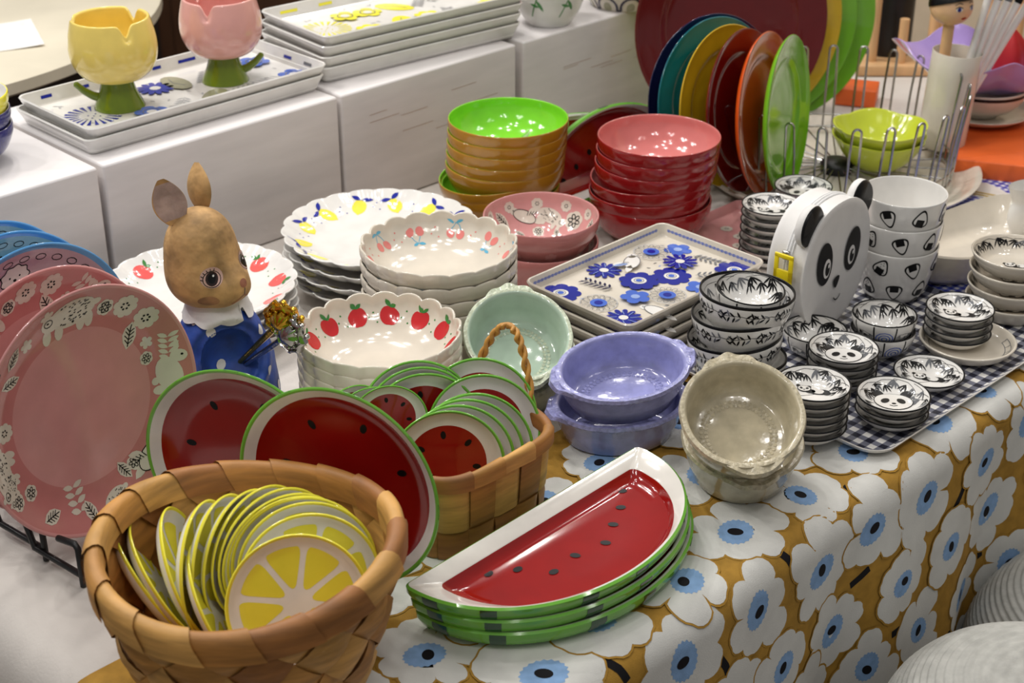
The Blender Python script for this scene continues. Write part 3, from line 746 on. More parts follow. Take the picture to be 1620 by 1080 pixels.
# yellow and blue bowls at the left margin, pots on the right box
pr = Prof(deep(.062, .05, rb=.45, belly=.8))
def deco(mb, p):
    for k in range(8): m_daisy(Pen(mb, p.pol(k*PI/4, p.l_in(.7))), .008, 'lgrey', 'black')
o = solid(pr, lambda i, r, z: 'porcelain' if i and r < .97 else 'yellow', 'bowl', deco)
b = at(-52, 258, BH); o.location = b+V((0, 0, .04)); tag(o, 'yellow rimmed bowl atop the dark blue bowls at left edge', 'bowl')
o = solid(pr, inout('porcelain', 'darkblue'), 'bowl')
stack(o, 2, b, .02, '{} dark blue bowl beneath the yellow bowl on white box', 'bowl', 'dark blue bowls')
def deco(mb, p):
    for k in range(7):
        q = Pen(mb, p.pol(k*2*PI/7+.25, p.l_out(.42))); q.line([(-.012, .03), (0, 0), (.006, -.034)], .0022, 'leafg', 1); q.leaf(0, 0, .022, .006, R(60), 'leafg', 1)
        m = q.at(.012, -.026); m.flower(7, .014, 'applpink' if k % 2 else 'appl', None, lay=2, dent=.3); q.leaf(.004, .012, .016, .005, R(200), 'leafg', 1)
pr = Prof([(0, .01), (.03, .01), (.05, .03), (.056, .09), (.053, .11), (.056, .113), (.06, .11), (.063, .08), (.054, .03), (.036, .002), (.034, 0), (0, .001)])
b = at(868, 35, BH); o = solid(pr, 'porcelain', 'flower_pot', deco); o.location = b; o.rotation_euler.z = .5; tag(o, 'white rounded pot painted with red flowers on white box', 'pot')
def deco(mb, p):
    for k in range(9):
        q = Pen(mb, p.pol(k*2*PI/9, p.l_out(.5))); q.ring(0, 0, .016, .02, .004, 'deepnavy', 1); q.ell(0, 0, .007, .011, 'sage', 1); q.leaf(.014, 0, .02, .008, 1, 'deepnavy', 1)
pr = Prof([(0, .01), (.05, .01), (.062, .03), (.066, .06), (.068, .062), (.07, .06), (.066, .03), (.052, .002), (.05, 0), (0, .001)])
o = solid(pr, 'cream', 'bowl', deco); o.location = at(985, 6, BH); tag(o, 'cream bowl with dark blue swirls on the far white box', 'bowl')
# ------------------------------------------------------------------ watermelon slice plates
C1, C2 = at(634, 926, .05), at(1010, 702, .05)
def slice_plate():
    mb = MB(); L = (C2-C1).length/2; D = .140
    raw = [(-L, 0)] + [(-L*math.cos(R(a)), -D*math.sin(R(a))**.9) for a in range(8, 176, 8)] + [(L, 0)] + [(L*(1-k/8), 0) for k in range(1, 16)]
    pl = chaikin(raw, 3, True); cy = -D*.42
    def off(d):
        n = len(pl); out = []
        for i in range(n):
            a, b = pl[(i-2) % n], pl[(i+2) % n]; tx, ty = b[0]-a[0], b[1]-a[1]; l = math.hypot(tx, ty) or 1
            out.append((pl[i][0]-ty/l*d, pl[i][1]+tx/l*d))
        return out
    def rg(d, z): return [V((x, y, z)) for x, y in off(d)]
    cy = -D*.46
    def inner(q):                                         # a smaller half round for the red floor
        Li, Di = L-.028-q, D-.026-q*1.4
        r_ = [(-Li, -.017-q)]+[(-Li*math.cos(R(a)), -.019-q*.6-Di*math.sin(R(a))**.9) for a in range(8, 176, 8)]+[(Li, -.017-q)]+[(Li*(1-k/8), -.017-q) for k in range(1, 16)]
        return chaikin(r_, 3, True)
    def ri(q, z): return [V((x, y, z)) for x, y in inner(q)]
    def sc_(k, z): return [V((x*k, cy+(y-cy)*k, z)) for x, y in inner(.01)]
    rs = [sc_(.02, .0045), sc_(.5, .0045), sc_(.9, .0045), ri(.007, .006), ri(.003, .011), ri(.001, .0135), ri(0, .0145), rg(.006, .020), rg(.003, .0212), rg(.0005, .0195), rg(.001, .014), rg(.006, .005), rg(.011, .001), rg(.013, 0), sc_(.9, .0)]
    mb.rings(rs, ['wred']*5+['white']*3+['wgreen']*6, 'wred', 'wgreen')
    p = Pen(mb, plane((0, 0, .0046), (1, 0, 0), (0, 1, 0), (0, 0, 1)), lay=1)
    for px, py, a in ((984, 777, 0), (982, 803, 0), (970, 830, -.3), (958, 859, -.3), (910, 879, -.4), (876, 905, .5), (819, 901, .6), (773, 908, .7)):
        w_ = at(px, py, .034)-(C1+C2)/2; ax = (C2-C1).normalized(); ay = V((-ax.y, ax.x, 0)); p.ell(w_.dot(ax), w_.dot(ay), .0052, .0038, 'black', 1, a-.6, n=12)
    n = len(pl)
    for i in range(n):                                    # dark stripes brushed on the rind
        if pl[i][1] < -.01 and i % 58 in (5, 27):
            i0, i1 = i, i+5
            v0 = []
            for f in range(4):
                k = (i+f*2) % n
                a, b = pl[(k-1) % n], pl[(k+1) % n]; nn = V((b[1]-a[1], a[0]-b[0], 0)).normalized()*.0004
                v0.append([mb.v(rs[q][k]+nn) for q in (9, 10, 11)])
            for x, y in zip(v0, v0[1:]):
                for q in (0, 1): mb.f([x[q], x[q+1], y[q+1], y[q]], 'wdark')
    return mb.build('slice_plate')
o = slice_plate(); d = C2-C1; mid = (C1+C2)/2; mid.z = .001
stack(o, 3, mid, .0143, '{} watermelon slice shaped plate, in the front pile', 'plate', 'watermelon slice plates in front', spin=0, rot0=math.atan2(d.y, d.x), drift=lambda k: (.004*(2-k), .001*(2-k)))
for (px, py, lean, lb) in ((952, 316, 6, 'watermelon slice plate standing upright, highest behind the red bowls'), (948, 338, 52, 'lower watermelon slice plate leaning back between mustard and red bowls')):
    c = dup(o); g = at(px, py, 0)
    dn = V((0, 0, -1))*math.cos(R(lean)) - W*math.sin(R(lean)); ax = -U; M = Matrix((ax, dn, ax.cross(dn))).transposed().to_4x4()
    put(c, g+V((0, 0, .003+.022*math.sin(R(lean)))), M); tag(c, lb, 'plate', 'upright watermelon slice plates')
# ================================================================== STANDING ROUND PLATES (left)
def deco_pink(mb, p):
    S = p.R; fn = p.cart()
    def at_(ang, r): return Pen(mb, fn, r*S*math.cos(R(ang)), r*S*math.sin(R(ang)))
    m_bear(at_(88, .8).at(0, 0, R(3)), .0155)
    m_daisy(at_(54, .84), .0125); m_lined(at_(66, .80), .009); m_daisy(at_(38, .84), .0125); at_(66, .8).ring(0, 0, .004, .006, .0006, 'black', 2)
    m_leafvein(at_(38, .66).at(0, 0, R(70)), .0145); m_lined(at_(14, .66), .0075); at_(24, .72).flower(5, .007, 'cream', dent=.4)
    m_rabbit(at_(-2, .80).at(0, 0, R(-10)), .014); q = at_(14, .88)
    for k in range(5): q.leaf(-.004, -.014+.006*k, .011, .005, R(30), 'cream'); q.leaf(-.004, -.014+.006*k, .011, .005, R(150), 'cream')
    m_leafvein(at_(-70, .70).at(0, 0, R(-60)), .0115); m_bird(at_(-52, .80).at(0, 0, R(10)), .0135); m_lined(at_(-62, .72), .008)
    q = at_(-36, .86)
    for k in range(5): q.leaf(0, -.016+.007*k, .010, .005, R(20), 'cream'); q.leaf(0, -.016+.007*k, .010, .005, R(160), 'cream')
    m_bear(at_(-84, .84).at(0, 0, R(25)), .0095); m_leafvein(at_(-101, .84).at(0, 0, R(100)), .012)
    q = at_(-110, .7)
    for k in range(4): q.leaf(0, -.016+.008*k, .012, .006, R(20), 'cream'); q.leaf(0, -.016+.008*k, .012, .006, R(160), 'cream')
    m_bear(at_(-168, .84).at(0, 0, R(80)), .012); m_lined(at_(-144, .76), .008); m_lined(at_(-150, .88), .008); m_leafvein(at_(-126, .86), .012)
    m_leafvein(at_(142, .74).at(0, 0, R(10)), .012); q = at_(146, .88); q.line([(-.012, -.014), (.004, .014)], .003, 'black'); q.line([(-.004, 0), (-.013, .01)], .002, 'black'); m_leafvein(at_(130, .84).at(0, 0, R(60)), .0125, 'cream')
    at_(120, .8).flower(5, .0075, 'cream', dent=.4); at_(104, .88).flower(5, .008, 'cream', dent=.4); m_bear(at_(-158, .84).at(0, 0, 1.2), .008); m_daisy(at_(172, .72), .01)
c, M, Rr, n = disc_pose(150, 651, 208, .76, .914, -.36, z0=.012)
pr = Prof(coupe(Rr, .024, .004, .64, .004))
pinkplate = solid(pr, lambda i, r, z: 'pink' if (not i or r < .66 or r > .96) else 'pinkdk', 'plate', deco_pink, 96)
put(pinkplate, c, M, -.022); tag(pinkplate, 'large pink plate with animals and leaves standing at the front left', 'plate', 'pink animal plates'); PN, PC, PR = n, c, Rr
o = dup(pinkplate); put(o, c + V((-.046, .042, 0)), M @ Matrix.Rotation(R(40), 4, 'Z'), -.022); tag(o, 'large pink plate standing just behind the front pink plate', 'plate', 'pink animal plates')
def deco_dog(m):
    def d(mb, p):
        S = p.R; fn = p.cart()
        for k in range(34):
            a = R(360/34*k); q = Pen(mb, fn, .87*S*math.cos(a), .87*S*math.sin(a), a); q.ring(0, 0, .0035, .006, .0009, 'black', 1, 0, 9)
        for k in range(12):
            a = R(30*k); q = Pen(mb, fn, .72*S*math.cos(a), .72*S*math.sin(a), a-PI/2)
            if k % 3 == 0:
                pts = [(.017*(1+.08*math.cos(9*t))*math.cos(t), .0145*(1+.08*math.cos(9*t))*math.sin(t)) for t in [2*PI*i/40 for i in range(41)]]
                q.blob(pts[:-1], 'porcelain' if m != 'mint' else 'mint', 1, 2, (0, 0)); q.line(pts, .0011, 'black', 2)
                for x in (-.006, .006): q.ell(x, .001, .0012, .0012, 'black', 2, n=6)
                q.ell(0, -.003, .002, .0016, 'black', 2)
            else: q.flower(5, .006, 'black' if k % 3 == 1 else 'grey', m, .55, dent=.4)
        for k in range(36):
            a = rnd.uniform(0, 6.28); r = rnd.uniform(.55, .8)*S; q = Pen(mb, fn, r*math.cos(a), r*math.sin(a)); q.ell(0, 0, .0017, .0017, rnd.choice(['black', 'black', 'sky']), .8, n=7, rings=1)
    return d
for i, (m, lb) in enumerate((('lilac', 'blue rimmed plate with pinkish face and curly dog, behind the pink plates'), ('mint', 'blue rimmed plate with mint face, second behind the pink plates'), ('mint', 'blue rimmed plate standing farthest back at the left edge'))):
    if i < 2:
        pr = Prof(coupe(.125, .024, .004, .64, .004)); o = solid(pr, lambda a, r, z, m=m: m if a and r < .955 else 'blue_rim', 'plate', deco_dog(m), 96)
    else: o = dup(o)
    cc, MM, _, _ = disc_pose((62, 20, -14)[i], (570, 548, 530)[i], 188, .76, .914, -.36, zc=.127)
    put(o, cc, MM @ Matrix.Rotation(R((0, 50, 100)[i]), 4, 'Z'), -.022); tag(o, lb, 'plate', 'blue rimmed plates')
# black wire easels
def easel(c, n, Rr, label):
    t = thing('plate_easel', label, 'plate stand', V((c.x, c.y, 0)), 0, 'black wire plate easels')
    h = V((n.x, n.y, 0)).normalized(); s = V((-h.y, h.x, 0))
    for sg in (-1, 1):
        mb = MB(); g = s*(sg*.075)
        pth = [g+h*.052+V((0, 0, .004)), g+h*.052+V((0, 0, .046)), g+h*.05+V((0, 0, .05)), g+h*.03+V((0, 0, .046))]
        mb.tube([g+h*.052+V((0, 0, .0)), g+h*.052+V((0, 0, .042)), g+h*.048+V((0, 0, .046)), g+h*.022+V((0, 0, .0415))], .0033, 'iron'); mb.build('hook', t)
        mb = MB(); mb.tube([g+h*.052+V((0, 0, .012)), g-h*.02+V((0, 0, .012)), g-h*.05+V((0, 0, .09)), g-h*.055+V((0, 0, .12))], .0033, 'iron'); mb.build('side_rail', t)
        mb = MB(); mb.tube([g-h*.05+V((0, 0, .09)), g-h*.12+V((0, 0, .003))], .0033, 'iron'); mb.build('leg', t)
    mb = MB(); mb.tube([s*-.075-h*.055+V((0, 0, .12)), s*.075-h*.055+V((0, 0, .12))], .0033, 'iron'); mb.build('crossbar', t)
easel(PC - PN*.0, PN, PR, 'black wire easel holding the front pink plate')
easel(PC + V((-.046, .042, 0)), PN, PR, 'black wire easel behind it holding the second pink plate')
# ------------------------------------------------------------------ round watermelon plates
def deco_seeds(n, r, s):
    def d(mb, p):
        fn = p.cart()
        for k in range(n):
            a = 2*PI*k/n+.35; q = Pen(mb, fn, r*p.R*math.cos(a), r*p.R*math.sin(a), a); q.ell(0, 0, s*1.25, s*.8, 'black', 1, n=10)
    return d
c, M, Rr, n = disc_pose(535, 772, 178, .76, -.70, -.71, z0=.017)
pr = Prof(coupe(Rr, .022, .004, .62, .004))
def deco(mb, p):
    deco_seeds(7, .6, .0042)(mb, p)
    for k in range(9): q = Pen(mb, p.pol(k*2*PI/9, p.srim+.004)); q.blob([(-.008, -.003), (.008, -.003), (.008, .006), (-.008, .006)], 'wdark', 1, 2)
melon = solid(pr, lambda i, r, z: ('wred' if r < .865 else 'white' if r < .965 else 'wgreen') if i else 'wgreen', 'plate', deco, 96)
put(melon, c, M, -.02); tag(melon, 'large round watermelon plate leaning between the two baskets', 'plate', 'large round watermelon plates')
o = dup(melon); c2, M2, _, _ = disc_pose(381, 736, 176, .76, -.70, -.71, zc=c.z-.020); put(o, c2, M2 @ Matrix.Rotation(.9, 4, 'Z'), -.02); tag(o, 'large round watermelon plate leaning in front of the rabbit', 'plate', 'large round watermelon plates')
# ================================================================== BASKETS
CH = ['chip0', 'chip1', 'chip2', 'chip3']
def sheet(mb, fn, nu, nv, mt, th=.0011):
    """thin strip of wood with two faces; fn(u, v, off)"""
    mb.grid(lambda a, b: fn(a, b, th/2), nu, nv, mt); mb.grid(lambda a, b: fn(a, b, -th/2), nu, nv, mt, flip=True)
def round_basket(px, py, zr, Rt_, Rb, H, N, label):
    c = base_of(px, py, zr); t = thing('woven_basket', label, 'basket', c, 0)
    def S(th, f, o):                                      # f 0 bottom .. 1 rim
        f2 = max(0, min(1.2, f)); r = Rb+(Rt_-Rb)*(1-(1-min(1, f2))**1.7)+o
        wob = 1+.02*math.cos(3*th+.6); zz = .002+H*f2 - .010*math.cos(2*(th-R(90)))*f2
        return V((r*wob*math.cos(th), r*wob*math.sin(th), zz))
    mb = MB(); dth = 2*PI/N; kt = 1.25; rb = random.Random(4)
    for dr in (1, -1):
        for i in range(N):
            mt = rb.choice(CH)
            def fn(a, b, off, i=i, dr=dr):
                f = a*1.0; th = i*dth+dr*kt*f+(b-.5)*dth*.95
                j = (th+dr*kt*f)/dth if dr == 1 else (th-kt*f*-1)/dth
                ph = (th + kt*f)/dth if dr == 1 else (th - kt*f)/dth
                own = i; w_ = math.cos(PI*(ph-own))
                amp = .0042*w_*(1 if dr == 1 else -1)
                amp -= .0012*(2*abs(b-.5))**3; amp *= min(1, max(0, (.97-f)/.18))
                return S(th, f, amp+off)
            sheet(mb, fn, 26, 4, mt)
    mb.build('weave', t)
    mb = MB(); M_ = N+3; dt = 2*PI/M_
    for i in range(M_):
        mt = rb.choice(CH)
        def fn(a, b, off, i=i):
            th = i*dt + a*dt*1.18 - (b-.5)*dt*.55
            an = PI*b; lift = .0010+.0026*a
            cr = S(th, .86, 0); d = V((math.cos(th), math.sin(th), 0))
            r = .0062+lift+off
            hh = .125*H
            if b < .3: k = b/.3; return S(th, .86, 0)+d*r+V((0, 0, hh*k*.9))*1
            if b > .7: k = (1-b)/.3; return S(th, .86, 0)-d*r*.8+V((0, 0, hh*k*.9))
            an = PI*(b-.3)/.4
            return S(th, .86, 0)+V((0, 0, hh*.9))+d*(r*math.cos(an)*(1 if an < PI/2 else .8))+V((0, 0, r*math.sin(an)))
        sheet(mb, fn, 6, 14, mt, .0008)
    mb.build('rim', t)
    mb = MB(); mb.rings([[V((Rb*.98*math.cos(a), Rb*.98*math.sin(a), z)) for a in [2*PI*k/40 for k in range(40)]] for z in (.001, .004)], 'chip1', 'chip1', 'chip1'); mb.build('base', t)
    return c
LB = round_basket(390, 862, .146, .123, .084, .152, 14, 'round woven chip basket full of lemon dishes at the front left')
def lemon_dish():
    Rr = .0605; pr = Prof(coupe(Rr, .013, .003, .7, .0025, .55))
    def deco(mb, p):
        fn = p.cart()
        for k in range(8):
            a = k*PI/4+.2; r0, r1 = .1*Rr, .74*Rr; wdt = .36*r1
            ao = R(22.5)-math.asin(.042/.78); pts = chaikin([(.135*Rr, 0), (.46*Rr*math.cos(R(17.5)), -.46*Rr*math.sin(R(17.5)))]+[(.80*Rr*math.cos(ao*q), .80*Rr*math.sin(ao*q)) for q in (-1, -.5, 0, .5, 1)]+[(.46*Rr*math.cos(R(17.5)), .46*Rr*math.sin(R(17.5)))], 2, True)
            Pen(mb, fn, 0, 0, a).blob(pts, 'yellow', 1, 4, (r1*.66, 0))
    return solid(pr, lambda i, r, z: 'dish_white' if i and r < .945 else ('yellow' if (i or z > .72) else 'dish_white'), 'dish', deco, 56)
o = lemon_dish()
LD = [  # px, py, aspect, image direction the face turns to, height of centre
    (472, 957, .97, .2, -1, .070), (492, 920, .95, .2, -.9, .072), (487, 898, .92, .3, -.9, .072), (476, 888, .90, .4, -.9, .072), (466, 884, .85, .5, -.8, .072),
    (452, 880, .78, .7, -.65, .072), (436, 874, .72, .85, -.5, .072), (412, 872, .62, .95, -.35, .070), (386, 880, .52, 1, -.25, .068), (356, 890, .44, 1, -.1, .066),
    (330, 900, .38, 1, 0, .064), (303, 905, .30, .93, .35, .060), (268, 915, .26, .85, .55, .055), (248, 920, .20, .8, .6, .050), (356, 955, .34, .88, .42, .046)]
LDL = ['lemon dish frontmost in the round basket showing its whole slice', 'lemon dish just behind the frontmost one in round basket', 'third lemon dish from the front of the fan in round basket',
       'fourth lemon dish from the front of the fan in round basket', 'fifth lemon dish from the front of the fan in round basket', 'sixth lemon dish from front, near the top of the fan in round basket', 'seventh lemon dish from front, at the top of the fan in round basket',
       'eighth lemon dish from front, just left of the fan top in round basket', 'ninth lemon dish of the fan, standing nearly upright in round basket', 'tenth lemon dish of the fan, standing on edge in round basket', 'eleventh lemon dish of the fan, standing on edge in round basket',
       'lemon dish leaning left, third from the left wall of round basket', 'lemon dish leaning left, second from the left wall of round basket', 'lemon dish lying against the left wall of round basket', 'lemon dish leaning left just beside the frontmost dish in round basket']
for i, (px, py, k, ix, iy, zc) in enumerate(LD):
    d = o if i == 0 else dup(o)
    c, M, _, n = disc_pose(px, py, 110, k, ix, iy, zc=zc+.030); put(d, c, M @ Matrix.Rotation(R(90)+i*.7*(i > 0), 4, 'Z'), -.012)
    tag(d, LDL[i], 'dish', 'lemon slice dishes in the round basket')
# square-ish basket with a cord handle
def square_basket(px, py, zr, A, B, H, label):
    c = base_of(px, py, zr); t = thing('woven_basket', label, 'basket', c, AZ)
    def S(th, f, o):
        e = .48; cx, sx = math.cos(th), math.sin(th); k = .93+.07*f
        x = (abs(cx)**e)*(1 if cx >= 0 else -1)*A*k; y = (abs(sx)**e)*(1 if sx >= 0 else -1)*B*k
        nn = V((cx*abs(cx)**.3/A, sx*abs(sx)**.3/B, 0)).normalized()
        return V((x, y, .002+H*f))+nn*o
    # arc-length table
    tab = [(0, 0)]; P0 = S(0, 1, 0)
    for i in range(1, 721): q = S(2*PI*i/720, 1, 0); tab.append((tab[-1][0]+(q-P0).length, 2*PI*i/720)); P0 = q
    LT = tab[-1][0]
    def th_of(s):
        k, s = divmod(s, 1.0); s *= LT; lo, hi = 0, 720
        while hi-lo > 1:
            m = (lo+hi)//2
            if tab[m][0] <= s: lo = m
            else: hi = m
        f = (s-tab[lo][0])/max(1e-9, tab[hi][0]-tab[lo][0]); return tab[lo][1]+(tab[hi][1]-tab[lo][1])*f+k*2*PI
    N = 18; rb = random.Random(9); rows = [(.0, .34), (.345, .94)]
    mb = MB()
    for i in range(N):
        mt = rb.choice(CH)
        def fn(a, b, off, i=i):
            f = a; s = (i+.03+.94*b)/N; w_ = .0018*math.cos(PI*(1 if f > .345 else 0))*(1 if i % 2 else -1)*min(1, abs(f-.345)/.08)
            return S(th_of(s), f*.97, w_+off)
        sheet(mb, fn, 16, 3, mt)
    for j, (f0, f1) in enumerate(rows):
        def fn(a, b, off, j=j, f0=f0, f1=f1):
            f = f0+(f1-f0)*b; q = a*N; w_ = .0018*math.cos(PI*(q-.5))*(-1 if j else 1)
            w_ = max(-.0018, min(.0018, w_*2.2)); return S(th_of(a), f, w_+off)
        sheet(mb, fn, N*8, 3, CH[1+j])
    mb.build('weave', t)
    mb = MB(); M_ = 15
    for i in range(M_):
        mt = rb.choice(CH)
        def fn(a, b, off, i=i):
            th = th_of((i+a*1.08)/M_); d = (S(th, 1, .01)-S(th, 1, 0)).normalized(); r = .0036+.0016*a+off
            bb = -.35+b*1.7; an = PI*max(0, min(1, bb)); drop = (.012 if bb < 0 else .0)*(-bb/.35 if bb < 0 else 0)+(.012*((bb-1)/.35) if bb > 1 else 0)
            return S(th, .99, 0)+d*(r*math.cos(an))+V((0, 0, r*math.sin(an)-drop))
        sheet(mb, fn, 12, 14, mt, .0008)
    mb.build('rim', t)
    mb = MB()
    for q in range(2):
        pth = []
        for k in range(61):
            f = k/60; y = -B*.42+B*1.12*f; an = PI*f; x = A+.004+.012*math.sin(an); z = H*.72+.10*math.sin(an)**.75
            tw = f*2*PI*7+q*PI; pth.append(V((x+.0026*math.cos(tw), y+.0026*math.sin(tw), z)))
        mb.tube(pth, .0025, 'cord', 8)
    mb.build('handle', t)
    mb = MB(); mb.rings([[S(2*PI*k/40, 0, -.001)+V((0, 0, z)) for k in range(40)] for z in (0, .003)], 'chip1', 'chip1', 'chip1'); mb.build('base', t)
    return c
WBc = square_basket(708, 676, .094, .082, .086, .094, 'square woven chip basket with cord handle, full of watermelon dishes')
def melon_dish():
    Rr = .058; pr = Prof(coupe(Rr, .013, .003, .7, .0025, .55))
    return solid(pr, lambda i, r, z: ('wred' if r < .70 else 'porcelain' if r < .94 else 'wgreen') if i else ('wgreen' if z > .72 else 'porcelain'), 'dish', deco_seeds(7, .52, .0034), 56)
o = melon_dish()
WD = [(708, 738, .95, .25, -.9, .070, 0), (728, 730, .9, .5, -.8, .072, 1), (742, 727, .88, .5, -.8, .072, 1), (752, 722, .86, .5, -.8, .072, 1), (762, 708, .84, .5, -.75, .076, 1), (757, 688, .82, .4, -.8, .080, 1),
      (672, 672, .9, .2, -.9, .082, 2), (668, 664, .9, .2, -.9, .083, 2), (662, 656, .9, .2, -.9, .084, 2), (617, 668, .9, .2, -.9, .094, 3), (590, 668, .85, .3, -.8, .088, 3), (556, 664, .7, .6, -.6, .084, 3)]
WDL = ['watermelon dish frontmost in the square basket showing three seeds', 'watermelon dish second from the front in right fan of square basket', 'watermelon dish third from the front in right fan of square basket', 'watermelon dish fourth from the front in right fan of square basket',
       'watermelon dish fifth from the front in right fan of square basket', 'watermelon dish last and highest of the right fan in square basket', 'watermelon dish frontmost of three at the back of square basket', 'watermelon dish middle of three at the back of square basket', 'watermelon dish rearmost of three at the back of square basket',
       'small watermelon dish in the left of the square basket with seed showing', 'small watermelon dish second from left in the square basket', 'small watermelon dish at the left end of the square basket']
FP = {}
for i, (px, py, k, ix, iy, zc, g) in enumerate(WD):
    d = o if i == 0 else dup(o)
    if g == 3: d.scale = (.68,)*3
    if g in (0, 2, 1): 
        if g == 0 or (g == 2 and 2 not in FP):
            FP[g] = disc_pose(px, py, 95, k, ix, iy, zc=zc); c, M = FP[g][0], FP[g][1]; j = 0
        else:
            j = j+1; b_ = FP[0 if g == 1 else 2]; n = V((b_[3].x, b_[3].y, 0)).normalized()
            st = (.0105*j, .010*j+(.012 if j > 3 else 0)+(.012 if j > 4 else 0), .001*j+(.008 if j > 3 else 0)+(.006 if j > 4 else 0)) if g == 1 else (-.003*j, .008*j, .003*j)
            c = b_[0]+Rt*(st[0]-(.012 if g == 1 and j > 4 else 0)) - n*st[1] + V((0, 0, st[2])); M = b_[1] @ Matrix.Rotation(R(-3*min(j, 3) if g == 1 else 0), 4, 'Y')
    else: c, M, _, n = disc_pose(px, py, 95, k, ix, iy, zc=zc)
    put(d, c, M @ Matrix.Rotation(.4+i*.9, 4, 'Z'), -.012)
    tag(d, WDL[i], 'dish', 'watermelon dishes in the square basket')
# ================================================================== RABBIT FIGURINE
rb_base = base_of(360, 655, 0)
RT = thing('rabbit_figurine', 'brown papier-mache rabbit figurine in a blue dotted dress with white collar', 'figurine', rb_base, R(-30))   # local +x is where it looks
def smin(a, b, k): h = max(0, min(1, .5+.5*(b-a)/k)); return b*(1-h)+a*h-k*h*(1-h)
def ellsd(p, c, r):
    q = V(((p.x-c[0])/r[0], (p.y-c[1])/r[1], (p.z-c[2])/r[2])); l = q.length; return (l-1)*min(r)
HC = V((0, 0, .205))
def headf(p):
    d = ellsd(p, (0, 0, .212), (.044, .047, .056))
    d = smin(d, ellsd(p, (.008, 0, .178), (.047, .050, .037)), .02)
    d = smin(d, ellsd(p, (.040, 0, .175), (.024, .021, .020)), .016)
    for sg in (-1, 1): d = smin(d, ellsd(p, (.036, sg*.014, .166), (.020, .016, .014)), .010)
    for sg in (-1, 1): d = -smin(-d, ellsd(p, (.056, sg*.028, .200), (.014, .010, .010)), .010)
    return d
mb = MB()
def headp(u, v):
    a = 2*PI*u; b = -PI/2+PI*(v*.998+.001); dr = V((math.cos(b)*math.cos(a), math.cos(b)*math.sin(a), math.sin(b))); o_ = V((.008, 0, .195))
    lo, hi = 0, .12
    for _ in range(22):
        m = (lo+hi)/2
        if headf(o_+dr*m) < 0: lo = m
        else: hi = m
    return o_+dr*lo
NU, NV = 96, 72
mb.grid(headp, NU, NV, 'fur', cu=True)
bv = BVHTree.FromPolygons([V(p) for p in mb.vs], mb.fs)
def proj(origin_dir, c0):
    """pen on the head seen along -origin_dir"""
    od = V(origin_dir).normalized(); rt = V((0, 0, 1)).cross(od).normalized(); up = od.cross(rt)
    def fn(x, y):
        s = V(c0)+rt*x+up*y+od*.2; h = bv.ray_cast(s, -od)
        if h[0] is None: return V(c0)+rt*x+up*y, od
        n = h[1]; n = n if n.dot(od) > 0 else -n
        return h[0], n
    return fn
for sg in (-1, 1):
    q = Pen(mb, proj((math.cos(R(38)), sg*math.sin(R(38)), 0), (.03, sg*.022, .194)), lay=.6)
    q.ell(0, .002, .0145, .0125, 'eyelid', .5, n=20, rings=4); q.ell(0, 0, .0118, .0098, 'eye', 1, n=20, rings=4); q.ell(0, 0, .0108, .0088, 'eyelid', 1.6, n=20, rings=4)
    q.ell(0, .0005, .0082, .0084, 'eye', 2.2, n=18, rings=3); q.ell(0, .0005, .0052, .0056, 'black', 2.8, n=14); q.ell(.0022, .003, .0015, .0015, 'paint_white', 3.4, n=8)
    for k in range(6):
        a = R(70+k*22) if sg < 0 else R(110-k*22)
        a = PI-a if False else a
        x0, y0 = .0105*math.cos(a), .0090*math.sin(a); q.line([(x0, y0), (x0*1.35, y0*1.3+.001)], .0009, 'black', 2.4)
q = Pen(mb, proj((1, 0, 0), (.05, 0, .180)), lay=.6); q.ell(0, .002, .0060, .0055, 'furpink', 1, n=16, rings=3); q.line([(0, -.004), (0, -.013)], .0014, 'eye', 1.2)
q.line([(-.016, -.022), (-.008, -.0185), (0, -.0135), (.008, -.0185), (.016, -.022)], .0016, 'furpink', 1.2)
for sg in (-1, 1): Pen(mb, proj((math.cos(R(40)), sg*math.sin(R(40)), 0), (.03, sg*.03, .166)), lay=.5).ell(0, 0, .013, .007, 'furcheek', .4, n=16, rings=4)
mb.build('head', RT, loc=(-.010, -.006, .0205)).scale = (.86,)*3
for sg in (-1, 1):
    mb = MB(); Mq = Matrix.Rotation(sg*R(-9), 3, 'X') @ Matrix.Rotation(R(-10), 3, 'Y') @ Matrix.Rotation(R(82 if sg > 0 else -42), 3, 'Z')
    def ear(u, v):
        z = v; wd = .0205*(math.sin(PI*(.10+.86*z))**.75)*(1.05-.1*z); a = 2*PI*u
        x, y = .0105*math.cos(a)*math.sin(PI*(.12+.86*z)), wd*math.sin(a)
        if x > 0: x = x*.2-.0055*math.cos(y/wd*PI/2 if wd > 1e-6 else 0)*math.sin(PI*z)
        return Mq @ V((x, y, .060*z)) + V((-.012, sg*.024, .254))
    mb.grid(lambda u, v: ear(u, v*.998+.001), 32, 20, lambda u, v: 'earin' if (u < .19 or u >= .81) and .06 < v < .90 else 'fur', cu=True)
    mb.build('ear', RT, loc=(-.010, -.006, .0205)).scale = (.86,)*3
DH = V((math.cos(R(-36)), math.sin(R(-36)), .25)).normalized(); DC = DH*.060+V((0, 0, .082)); DR = .036
